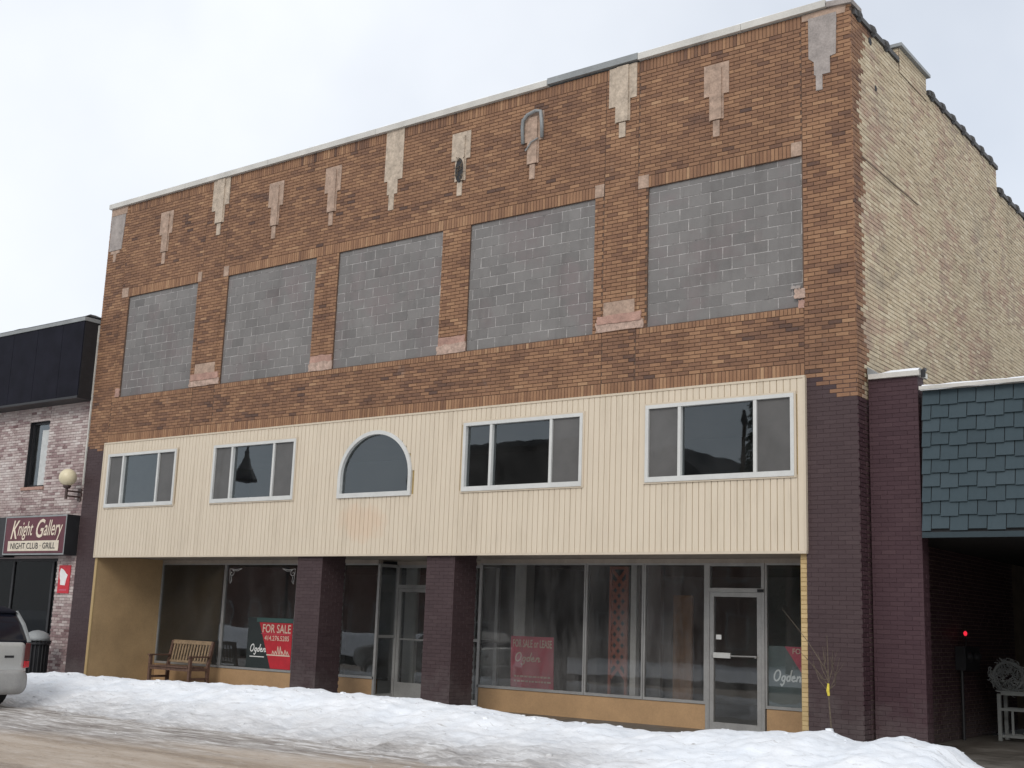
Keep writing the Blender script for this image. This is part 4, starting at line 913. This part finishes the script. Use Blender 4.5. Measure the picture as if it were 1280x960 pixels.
tb = thing('shingled_building', 'low building with teal shingled fascia over a dark drive-through passage', 'building', (-3.5, 4, 0))
TX0, TX1, TZ0, TZ1 = -5.86, -1.6, 3.20, 5.24
def ty(z): return 0.30-0.16*(TZ1-z)/(TZ1-TZ0)
bk = MB().add([(TX0, ty(TZ0)+.03, TZ0-.08), (TX1, ty(TZ0)+.03, TZ0-.08), (TX1, ty(TZ1)+.03, TZ1), (TX0, ty(TZ1)+.03, TZ1), (TX0, .8, TZ0-.08), (TX1, .8, TZ0-.08), (TX1, .8, TZ1), (TX0, .8, TZ1)], [(0,1,2,3),(0,4,5,1),(3,2,6,7),(0,3,7,4),(1,5,6,2)])
bko = P('fascia_backing', bk, 'tar_hole_shade', tb)
rows = 10; rh = (TZ1-TZ0)/rows
for r_ in range(rows):
    x = TX0+.02-(r_ % 2)*0.13; k = r_
    while x < TX1-.02:
        x0, x1 = max(x, TX0+.01), min(x+0.252, TX1)
        if x1-x0 > .03:
            drop = 0.022 if (k % 2) else 0.0; drop += random.uniform(-.006, .006)
            zb = TZ0+(rows-1-r_)*rh-drop; zt = zb+rh+drop+.03; zt = min(zt, TZ1+.01)
            yb, yt = ty(zb)-0.018, ty(zt)+0.016
            o = P('shingle', MB().add([(x0+.003, yb, zb), (x1-.003, yb, zb), (x1-.003, yt, zt), (x0+.003, yt, zt), (x0+.003, yb+.02, zb), (x1-.003, yb+.02, zb), (x1-.003, yt+.012, zt), (x0+.003, yt+.012, zt)], [(0,1,2,3),(0,4,5,1),(1,5,6,2),(3,7,4,0),(3,2,6,7)], 0), 'shingle_teal', bko); o['tone'] = min(1, max(0, random.gauss(.5, .14)))
        x += 0.258; k += 1
P('eave_board', MB().box(TX0+.01, TX1, ty(TZ0)-.01, ty(TZ0)+.06, TZ0-.125, TZ0-.045), 'shingle_teal', tb)
P('coping', MB().box(TX0+.0, TX1, 0.20, 0.9, TZ1+.012, TZ1+.065), 'coping_metal', tb)
P('snow_cap', grid(spaced(TX0+.02, TX1, .08), spaced(.205, 4.0, .08), lambda x, y: TZ1+.066+.028+.018*fbm(x*2.2, y*2.0)-(0.09 if y < .21 else 0)), 'snow_clean', tb, smooth=True)
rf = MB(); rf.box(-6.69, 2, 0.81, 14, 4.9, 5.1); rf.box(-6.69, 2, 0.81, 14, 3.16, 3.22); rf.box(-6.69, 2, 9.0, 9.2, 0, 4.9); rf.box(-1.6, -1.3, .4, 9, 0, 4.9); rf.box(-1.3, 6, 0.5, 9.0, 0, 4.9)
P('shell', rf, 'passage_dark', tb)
P('back_door', MB().box(-5.2, -4.3, 8.93, 8.99, 0.0, 2.1), 'black_metal', tb)

mt_ = thing('electric_meter', 'pair of dark electric meters on the passage wall', 'meter', (-6.66, 4.6, 1.1))
P('meter_box', MB().box(XR+.01, -6.52, 4.2, 5.0, 1.15, 1.55), 'black_metal', mt_)
for y in (4.4, 4.8): P('dial_glass', MB().tube([(-6.52, y, 1.38), (-6.47, y, 1.38), (-6.44, y, 1.38)], [.09, .085, .05], 14), 'black_metal', mt_)
P('conduit', MB().tube([(-6.62, 4.3, 0.0), (-6.62, 4.3, 1.15)], .03, 8), 'black_metal', mt_)
rl = thing('red_lamp', 'small glowing red lamp on a bent stem in the dark passage', 'lamp', (-6.62, 4.33, 1.56))
P('bulb', MB().lathe([(0.015, -.04), (.03, -.015), (.032, .008), (.022, .03), (.006, .04)], (-6.55, 4.33, 1.77), 12), 'red_lamp', rl, smooth=True)
P('stem', MB().tube([(-6.60, 4.5, 1.55), (-6.58, 4.46, 1.65), (-6.55, 4.34, 1.72)], .012, 6), 'black_metal', rl)
# white topiary ball on a white openwork stand
tp_ = thing('wreath_stand', 'pale twig wreath on a pale openwork stand in the dark passage', 'planter', (-5.95, 5.0, 0))
mb = MB(); rr_ = random.Random(8)
for i in range(330):
    a = rr_.uniform(0, 6.28); r = 0.06+.25*rr_.random()**.7; c = Vector((-6.05+r*math.cos(a), 5.0+rr_.uniform(-.12, .12), 1.07+r*math.sin(a)))
    d = Vector((rr_.gauss(0, 1), rr_.gauss(0, .5), rr_.gauss(0, 1))).normalized()*rr_.uniform(.025, .06); e_ = Vector((rr_.gauss(0, .02), 0, rr_.gauss(0, .02)))
    mb.tube([c-d, c+e_, c+d], rr_.uniform(.006, .011), 4)
P('wreath', mb, 'painted_wire', tp_)
P('wreath_ring', MB().tube([(-6.05+.24*math.cos(k*.35), 5.0, 1.07+.24*math.sin(k*.35)) for k in range(19)], .03, 6), 'painted_wire', tp_)
for x in (-6.16, -5.52):
    for y in (4.8, 5.2): P('post', MB().box(x-.03, x+.03, y-.03, y+.03, 0.0, 0.78), 'painted_wire', tp_)
for z in (0.06, 0.5, 0.76):
    for y in (4.8, 5.2): P('rail', MB().box(-6.129, -5.551, y-.02, y+.02, z, z+.045), 'painted_wire', tp_)
for x in (-5.95, -5.73): P('slat', MB().box(x-.02, x+.02, 4.79, 4.81, .106, .499), 'painted_wire', tp_)
P('shelf', MB().box(-6.19, -5.49, 4.77, 5.23, .806, .83), 'painted_wire', tp_)

# ================================================================== neighbour on the left
NX0, NX1 = -37.0, -26.185
nb_ = thing('tavern_building', 'two-storey tavern in whitewashed red brick under a deep dark metal fascia', 'building', (-31.5, 4, 0))
co = MB()
co.box(NX0, -28.88, 0.072, 0.4, 3.86, 8.6); co.box(-28.0, NX1, 0.072, 0.4, 3.86, 8.6); co.box(-28.88, -28.0, 0.0721, 0.4, 6.34, 8.6); co.box(-28.88, -28.0, 0.0721, 0.4, 3.86, 4.65)
co.box(-27.02, NX1, 0.072, 0.7, 0, 3.86); co.box(NX0, -33.0, 0.072, 0.4, 0, 3.86); co.box(-33.0, -27.02, 0.0722, 0.4, 2.85, 3.86)
nw = P('front_wall', co, 'mortar_pinkish', nb_)
wskip = lambda u, z, hw: (-28.88-hw < u < -28.0+hw and 4.63 < z < 6.36)
wt = lambda u, z: min(1, max(0, 0.56+random.gauss(0, .17)+0.25*fbm(u*.9, z*.9, 5)-(0.3 if z < 1.2 else 0)))
mb = MB()
for args in ((NX0, -28.88, 3.86, 7.2, 49), (-28.0, NX1, 3.86, 7.2, 49), (-28.88, -28.0, 6.34, 7.2, 13), (-28.88, -28.0, 3.86, 4.65, 12), (-27.02, NX1, 0, 3.86, 57)):
    for u, z, w, h, tn in lay_courses(*args, tone=wt, off=.4): mb.piece((u, 0.06-random.uniform(0, .008), z), w=w, h=h, d=.03, tone=tn, **UZ)
P('whitewashed_brickwork', mb, 'brick_whitewash', nw, kind='stuff')
P('edge_flashing', MB().box(NX1-.02, NX1+.018, -0.03, .055, 4.6, 8.6), 'coping_metal', nb_)
win = P('window', frame_rect(-28.87, -28.01, 4.66, 6.33, .05, .16, .24), 'black_metal', nb_)
P('pane', MB().quad((-28.82, .2, 4.71), (-28.06, .2, 4.71), (-28.06, .2, 6.28), (-28.82, .2, 6.28)), 'glass_upper', win)
P('white_board', MB().box(-28.42, -28.06, .150, .159, 4.70, 6.12), 'white_paint', win)
P('sill', MB().box(-28.95, -27.95, 0.02, .16, 4.57, 4.648), 'stone_pink', win)
P('reveal', (lambda q: [q.box(-28.88, -28.875, .075, .16, 4.65, 6.34), q.box(-28.874, -28.0, .075, .16, 6.336, 6.34)] and q)(MB()), 'black_metal', win)
fx = NX0; k = 0
fb_ = P('fascia', MB().box(NX0, NX1-.02, -0.40, 0.05, 6.74, 8.70), 'black_metal', nb_)
while fx < NX1-.1:
    f1 = min(fx+1.1, NX1-.02); P('fascia_panel', MB().box(fx+.006, f1-.006, -0.418, -0.401, 6.76, 8.64), 'navy_metal', fb_); fx += 1.1
P('fascia_panel', MB().box(NX1-.0195, NX1-.008, -0.39, 0.05, 6.76, 8.64), 'black_metal', fb_)
P('fascia_trim', MB().box(NX0, NX1+.01, -0.44, 0.05, 8.645, 8.74), 'coping_dark', nb_); P('fascia_trim', MB().box(NX0, NX1, -0.43, 0.05, 6.70, 6.755), 'black_metal', nb_)
P('snow_cap', grid(spaced(NX0, NX1+.01, .15), spaced(-.45, 6, .15), lambda x, y: 8.745+max(0, .07+.025*fbm(x*1.2, y*1.5)-(.08 if y < -.4 else 0))), 'snow_clean', nb_, smooth=True)
ns = MB(); ns.box(NX0, NX1, .41, 16, 8.3, 8.6); ns.box(NX0, NX0+.3, .41, 16, 0, 8.3); ns.box(NX0+.3, NX1, 5, 5.2, 0, 8.3); ns.box(NX1-.02, NX1, .41, 16, 0, 8.3); ns.box(NX0+.3, NX1-.03, .41, 5, 3.86, 3.95)
P('shell', ns, 'interior_dark', nb_)
sf2 = P('shop_frame', (lambda q: [q.box(-33.0, -27.03, .30, .36, 2.78, 2.85), q.box(-33, -27.03, .30, .36, 0, .25)]+[q.box(x, x+.08, .301, .359, .25, 2.78) for x in (-32.9, -30.6, -29.35, -27.6)] and q)(MB()), 'black_metal', nb_)
P('pane', MB().quad((-33, .33, .25), (-27.03, .33, .25), (-27.03, .33, 2.78), (-33, .33, 2.78)), 'glass_dim', sf2)
P('sign_band', MB().box(NX0, -28.92, -0.26, 0.05, 2.86, 3.86), 'black_metal', nb_)
# hanging name board of the tavern
kg = thing('tavern_sign', 'maroon box sign reading Knight Gallery over a night club grill strip', 'sign', (-27.5, -0.1, 2.9))
P('case', MB().box(-28.90, -26.25, -0.29, 0.048, 2.90, 3.87), 'black_metal', kg); P('face', MB().box(-28.86, -26.29, -0.302, -0.291, 2.95, 3.84), 'maroon', kg)
P('strip', MB().box(-28.68, -26.50, -0.310, -0.303, 3.00, 3.25), 'cream_paint', kg)
P('edge_trim', frame_rect(-28.895, -26.255, 2.905, 3.865, .035, -.308, -.3025), 'coping_dark', kg)
text_part('lettering', 'K', 'lettering_cream', kg, (-28.60, -0.308, 3.30), 0.36, 0.46, shear=.35, bold=.012)
text_part('lettering', 'night', 'lettering_cream', kg, (-28.30, -0.308, 3.27), 0.66, 0.46, shear=.3, bold=.008)
text_part('lettering', 'G', 'lettering_cream', kg, (-27.50, -0.308, 3.32), 0.36, 0.46, shear=.3, bold=.012)
text_part('lettering', 'allery', 'lettering_cream', kg, (-27.17, -0.308, 3.25), 0.78, 0.50, shear=.3, bold=.008)
text_part('lettering', 'NIGHT CLUB \u00b7 GRILL', 'lettering_dark', kg, (-28.55, -0.314, 3.05), 1.92, 0.15, bold=.01)
# globe lamp on the tavern wall
gl_ = thing('globe_lamp', 'cream globe wall lamp on a bronze bracket above the tavern sign', 'lamp', (-26.40, 0.05, 4.3))
P('globe', MB().lathe([(0.21*math.sin(math.pi*k/14)+.002, -.21*math.cos(math.pi*k/14)) for k in range(15)], (-26.36, -0.33, 4.76), 20), 'lamp_globe', gl_, smooth=True)
P('collar', MB().lathe([(.07, 0), (.10, .04), (.09, .08)], (-26.36, -.33, 4.50), 14), 'lamp_bronze', gl_)
P('stem', MB().tube([(-26.36, -.33, 4.24), (-26.36, -.33, 4.51)], .035, 10), 'lamp_bronze', gl_)
for z in (4.30, 4.42): P('arm', MB().box(-26.385, -26.335, -.33, .04, z, z+.035), 'lamp_bronze', gl_)
P('wall_plate', MB().box(-26.43, -26.29, .03, .052, 4.22, 4.52), 'lamp_bronze', gl_)
# red notice with a white shape
po = thing('red_notice', 'red notice with a white state-shaped emblem on the brick pier', 'sign', (-26.65, .04, 2.0))
P('board', MB().box(-26.88, -26.41, .036, .05, 2.0, 2.67), 'poster_red', po)
P('emblem', MB().prism_y([(-26.77, 2.20), (-26.58, 2.19), (-26.55, 2.32), (-26.50, 2.44), (-26.56, 2.47), (-26.62, 2.52), (-26.70, 2.57), (-26.80, 2.60), (-26.84, 2.50), (-26.82, 2.38), (-26.78, 2.30)], .030, .036), 'lettering_white', po)
P('small_print', MB().box(-26.80, -26.50, .031, .0359, 2.06, 2.10), 'poster_faded', po)
# slatted litter bin
bi = thing('litter_bin', 'dark slatted litter bin with grey domed lid in front of the tavern', 'bin', (-26.5, -.6, 0))
P('liner', MB().lathe([(.22, .05), (.23, .80)], (-26.5, -.6, 0), 16), 'black_metal', bi)
for k in range(20):
    a = 2*math.pi*k/20; x, y = -26.5+.27*math.cos(a), -.6+.27*math.sin(a); P('slat', MB().tube([(x, y, .02), (x, y, .80), (-26.5+.31*math.cos(a), -.6+.31*math.sin(a), .88)], .02, 5), 'black_metal', bi)
P('rim', MB().lathe([(.29, .78), (.315, .80), (.315, .83), (.29, .85)], (-26.5, -.6, 0), 20), 'black_metal', bi)
P('lid', MB().lathe([(.29, .88), (.29, .95), (.24, 1.04), (.12, 1.10), (.02, 1.12)], (-26.5, -.6, 0), 20), 'coping_dark', bi, smooth=True)

# ================================================================== parked car
car = thing('parked_car', 'silver sport utility car parked at the snowy kerb seen from its rear', 'car', (-22.7, -5.47, -0.13))
CX, CY, CZ = -20.40, -5.47, -0.13
def ring_yz(w, z0, z1, r, n=5):
    pts = []
    for cy_, cz_, a0 in ((w-r, z1-r, 0), (-w+r, z1-r, 90), (-w+r, z0+r, 180), (w-r, z0+r, 270)):
        for k in range(n+1): a = R(a0+90*k/n); pts.append((cy_+r*math.cos(a), cz_+r*math.sin(a)))
    return pts
def loft_x(st):
    mb = MB(); rings = [[(CX+x, CY+y, CZ+z) for y, z in ring_yz(w, z0, z1, r)] for x, w, z0, z1, r in st]; n = len(rings[0])
    vs = [v for r_ in rings for v in r_]; fs = [(i*n+k, (i+1)*n+k, (i+1)*n+(k+1) % n, i*n+(k+1) % n) for i in range(len(st)-1) for k in range(n)]
    fs += [tuple(range(n)), tuple(range(len(st)*n-1, (len(st)-1)*n-1, -1))]; return mb.add(vs, fs)
P('body', loft_x([(0, .70, .62, 1.10, .10), (-.03, .80, .55, 1.15, .12), (-.12, .89, .45, 1.15, .12), (-.35, .925, .40, 1.15, .12), (-3.3, .925, .40, 1.15, .12), (-4.1, .90, .42, 1.08, .16), (-4.5, .83, .46, .98, .16), (-4.65, .70, .52, .90, .12)]), 'car_silver', car, smooth=True)
P('rear_bumper', loft_x([(.08, .60, .36, .60, .10), (.06, .76, .29, .66, .14), (-.05, .90, .24, .68, .17), (-.30, .935, .23, .66, .17), (-.5, .93, .26, .62, .15)]), 'car_lower', car, smooth=True)
P('sill', loft_x([(-1.3, .935, .30, .45, .05), (-3.0, .935, .30, .45, .05)]), 'car_lower', car)
def ring_xy(x0, x1, w, r, n=5):
    pts = []
    for cx_, cy_, a0 in ((x1-r, w-r, 0), (x0+r, w-r, 90), (x0+r, -w+r, 180), (x1-r, -w+r, 270)):
        for k in range(n+1): a = R(a0+90*k/n); pts.append((cx_+r*math.cos(a), cy_+r*math.sin(a)))
    return pts
def loft_z(st):
    mb = MB(); rings = [[(CX+x, CY+y, CZ+z) for x, y in ring_xy(x0, x1, w, r)] for z, x0, x1, w, r in st]; n = len(rings[0])
    vs = [v for r_ in rings for v in r_]; fs = [(i*n+k, i*n+(k+1) % n, (i+1)*n+(k+1) % n, (i+1)*n+k) for i in range(len(st)-1) for k in range(n)]
    fs += [tuple(range(n-1, -1, -1)), tuple(range((len(st)-1)*n, len(st)*n))]; return mb.add(vs, fs)
P('window_band', loft_z([(1.08, -3.35, -.03, .90, .14), (1.20, -3.25, -.06, .885, .14), (1.45, -2.95, -.16, .83, .15), (1.67, -2.60, -.30, .76, .16)]), 'glass_car', car, smooth=True)
for s_ in (-1, 1): P('pillar_trim', MB().tube([(CX-.10, CY+s_*.875, CZ+1.15), (CX-.20, CY+s_*.80, CZ+1.45), (CX-.36, CY+s_*.725, CZ+1.68)], [.05, .045, .04], 6), 'coping_dark', car)
P('roof', loft_z([(1.655, -2.64, -.26, .79, .17), (1.70, -2.55, -.30, .76, .18), (1.77, -2.3, -.50, .66, .2), (1.785, -2.0, -.8, .45, .2)]), 'navy_metal', car, smooth=True)
P('roof_snow', loft_z([(1.775, -2.3, -.9, .5, .3), (1.82, -2.2, -1.0, .42, .3)]), 'snow_clean', car, smooth=True)
for s in (-1, 1):
    for xa, xb in ((-1.15, -1.2), (-2.15, -2.2)):
        P('window_pillar', MB().tube([(CX+xa, CY+s*.845, CZ+1.14), (CX+(xa+xb)/2-.02, CY+s*.80, CZ+1.42), (CX+xb, CY+s*.735, CZ+1.67)], .045, 6), 'car_silver', car)
    def lamp_block(z0, z1, grow):
        return MB().add([(CX-.01, CY+s*.775, CZ+z0), (CX-.01, CY+s*.775, CZ+z1), (CX-.14, CY+s*.915, CZ+z1), (CX-.14, CY+s*.915, CZ+z0), (CX+.02+grow, CY+s*.77, CZ+z0+.01), (CX+.02+grow, CY+s*.77, CZ+z1-.01), (CX-.10, CY+s*(.93+grow), CZ+z1-.01), (CX-.10, CY+s*(.93+grow), CZ+z0+.01)], [(0,1,2,3),(4,7,6,5),(0,4,5,1),(1,5,6,2),(2,6,7,3),(3,7,4,0)])
    tl = P('tail_light', lamp_block(.83, 1.14, 0), 'car_dark_red', car); P('lens', lamp_block(.70, .829, .004), 'car_red', tl)
    P('mirror', MB().lathe([(.02, -.08), (.09, -.05), (.10, .04), (.05, .09)], (CX-2.95, CY+s*1.0, CZ+1.16), 10), 'car_silver', car)
    P('headlight', MB().box(CX-4.62, CX-4.50, CY+s*.62-.1, CY+s*.62+.1, CZ+.68, CZ+.84), 'chrome', car)
    for x in (-.95, -3.65):
        wh = P('wheel', MB().tube([(CX+x, CY+s*.70, CZ+.34), (CX+x, CY+s*.72, CZ+.34), (CX+x, CY+s*.90, CZ+.34), (CX+x, CY+s*.925, CZ+.34)], [.31, .345, .345, .31], 22), 'rubber', car)
        P('rim', MB().tube([(CX+x, CY+s*.92, CZ+.34), (CX+x, CY+s*.935, CZ+.34)], .21, 18), 'chrome', wh)
        P('wheel_arch', MB().tube([(CX+x+.42*math.cos(R(a)), CY+s*.925, CZ+.36+.42*math.sin(R(a))) for a in range(0, 181, 15)], .04, 6), 'car_lower', car)
P('badge', MB().box(CX+.0, CX+.006, CY+.38, CY+.56, CZ+.88, CZ+.92), 'black_metal', car)
P('number_plate', MB().box(CX+.0, CX+.012, CY-.16, CY+.16, CZ+.86, CZ+1.0), 'white_paint', car)
P('wiper', MB().tube([(CX-.07, CY-.1, CZ+1.19), (CX-.11, CY+.45, CZ+1.25)], .012, 5), 'black_metal', car)

# ================================================================== sapling on the verge
sp_ = thing('young_tree', 'thin bare sapling with a yellow tag growing out of the snow by the wall', 'tree', (-6.63, -1.4, 0))
P('trunk', MB().tube([(-6.60, -1.4, 0.0), (-6.62, -1.4, .34), (-6.66, -1.4, .9), (-6.66, -1.4, 1.3), (-6.67, -1.4, 1.66)], [.014, .012, .009, .006, .003], 6), 'twig', sp_)
cw = MB(); rr_ = random.Random(4)
for (ex, ez) in ((-6.86, 1.28), (-6.47, 1.36), (-6.78, 1.42), (-6.55, 1.46), (-6.83, 1.12), (-6.50, 1.18), (-6.72, 1.5), (-7.02, 1.44)):
    z0 = rr_.uniform(.85, 1.1); cw.tube([(-6.66, -1.4, z0), ((-6.66+ex)/2, -1.4+rr_.uniform(-.08, .08), (z0+ez)/2-.04), (ex, -1.4+rr_.uniform(-.15, .15), ez)], [.006, .0045, .002], 5)
    for q in range(2): cw.tube([((-6.66+ex)/2, -1.4, (z0+ez)/2-.02), ((-6.66+2*ex)/3+rr_.uniform(-.08, .08), -1.4+rr_.uniform(-.1, .1), ez-rr_.uniform(-.05, .1))], [.003, .0015], 4)
cw.tube([(-6.66, -1.4, 1.15), (-6.80, -1.41, 1.36), (-6.92, -1.42, 1.54), (-7.10, -1.43, 1.76), (-7.30, -1.44, 1.99)], [.007, .006, .005, .0035, .002], 5)
P('crown', cw, 'twig', sp_)
P('tag', MB().tube([(-6.65, -1.41, .86), (-6.66, -1.415, .92), (-6.655, -1.41, 1.02)], [.016, .022, .014], 6), 'tag_yellow', sp_)

# ================================================================== across the street (seen in the glass)
def far_house(label, x0, x1, y0, y1, h, wall, roof, ridge=None, rx=None):
    t_ = thing('far_building', label, 'building', ((x0+x1)/2, (y0+y1)/2, 0), 'buildings across the street')
    w_ = P('wall', MB().box(x0, x1, y0, y1, 0, h), wall, t_)
    if ridge:
        rx = rx or (x0+x1)/2
        P('roof', MB().add([(x0-.3, y0-.3, h), (x1+.3, y0-.3, h), (x1+.3, y1+.3, h), (x0-.3, y1+.3, h), (rx, y0-.3, ridge), (rx, y1+.3, ridge)], [(0,4,5,3),(1,2,5,4),(2,3,5),(0,1,4),(0,3,2,1)]), roof, t_)
    else: P('roof', MB().box(x0-.15, x1+.15, y0-.15, y1+.15, h, h+.25), roof, t_)
    nx = max(2, int((x1-x0)/2.6))
    for r_ in range(int(h//3.2)):
        for i in range(nx):
            xc = x0+(i+.5)*(x1-x0)/nx; z = .9+r_*3.2
            wd = P('window', frame_rect(xc-.55, xc+.55, z, z+1.6, .08, y1, y1+.06), 'coping_dark', w_)
    return t_
FY = -34.0
far_house('dark brick flat-roofed block across the street, widest of its row', -46.0, -33.6, FY-12, FY, 10.9, 'far_wall', 'far_roof')
far_house('house with dark gabled roof across the street', -33.0, -25.6, FY-12, FY, 7.2, 'far_wall_red', 'far_roof', 10.5, -29.2)
far_house('low grey shop building across the street beside the gabled house', -24.0, -8.0, FY-12, FY, 5.5, 'far_wall_grey', 'far_roof')
far_house('low red shop building at the far end across the street', -72.0, -47.0, FY-12, FY, 6.0, 'far_wall_red', 'far_roof')
# evergreen standing between the houses
et = thing('spruce_tree', 'tall dark evergreen tree beside the gabled house across the street', 'tree', (-23.3, -33.0, 0))
P('trunk', MB().tube([(-23.3, -33, 0), (-23.3, -33, 6), (-23.3, -33, 13.5)], [.22, .14, .03], 8), 'bark', et)
cw = MB(); rr_ = random.Random(12)
for i in range(5200):
    z = 1.0+12.6*(rr_.random()**1.0); rad = 0.25+2.6*(1-(z-1)/13.2)**.8; a = rr_.uniform(0, 6.28); r = rad*math.sqrt(rr_.random())
    c = Vector((-23.3+r*math.cos(a), -33+r*math.sin(a), z-.25*r)); d = Vector((math.cos(a), math.sin(a), -.35+rr_.gauss(0, .2))); s_ = d.cross(Vector((0, 0, 1))).normalized(); l = rr_.uniform(.2, .42)
    cw.add([c-s_*.09, c+d*l, c+s_*.09, c+Vector((0, 0, .1))], [(0,1,2),(0,3,1),(3,2,1)])
P('crown', cw, 'evergreen', et)
# pendant street lamp and wooden pole on the far side
ls = thing('street_lamp', 'tall street lamp with dark bell-shaped pendant shade across the street', 'street lamp', (-38.6, -14.6, 0))
P('pole', MB().tube([(-38.6, -14.6, 0), (-38.6, -14.6, 1.0), (-38.6, -14.6, 8.6)], [.13, .09, .06], 12), 'black_metal', ls)
P('arm', MB().tube([(-38.6, -14.6, 8.5), (-38.2, -14.5, 8.75), (-37.4, -14.2, 8.75), (-36.7, -14.02, 8.5), (-36.55, -14.0, 8.1), (-36.55, -14.0, 7.75)], .035, 8), 'black_metal', ls)
P('shade', MB().lathe([(.50, 6.70), (.47, 6.80), (.30, 7.15), (.19, 7.42), (.17, 7.55), (.10, 7.62), (.09, 7.85), (.03, 7.95)], (-36.55, -14, 0), 18), 'black_metal', ls, smooth=True)
up = thing('utility_pole', 'slim wooden utility pole across the street near the evergreen', 'pole', (-19.4, -22.0, 0))
P('shaft', MB().tube([(-19.4, -22, 0), (-19.4, -22, 9.2)], [.12, .08], 10), 'bark', up); P('cap', MB().lathe([(.10, 8.9), (.16, 9.0), (.05, 9.5)], (-19.4, -22, 0), 8), 'black_metal', up)
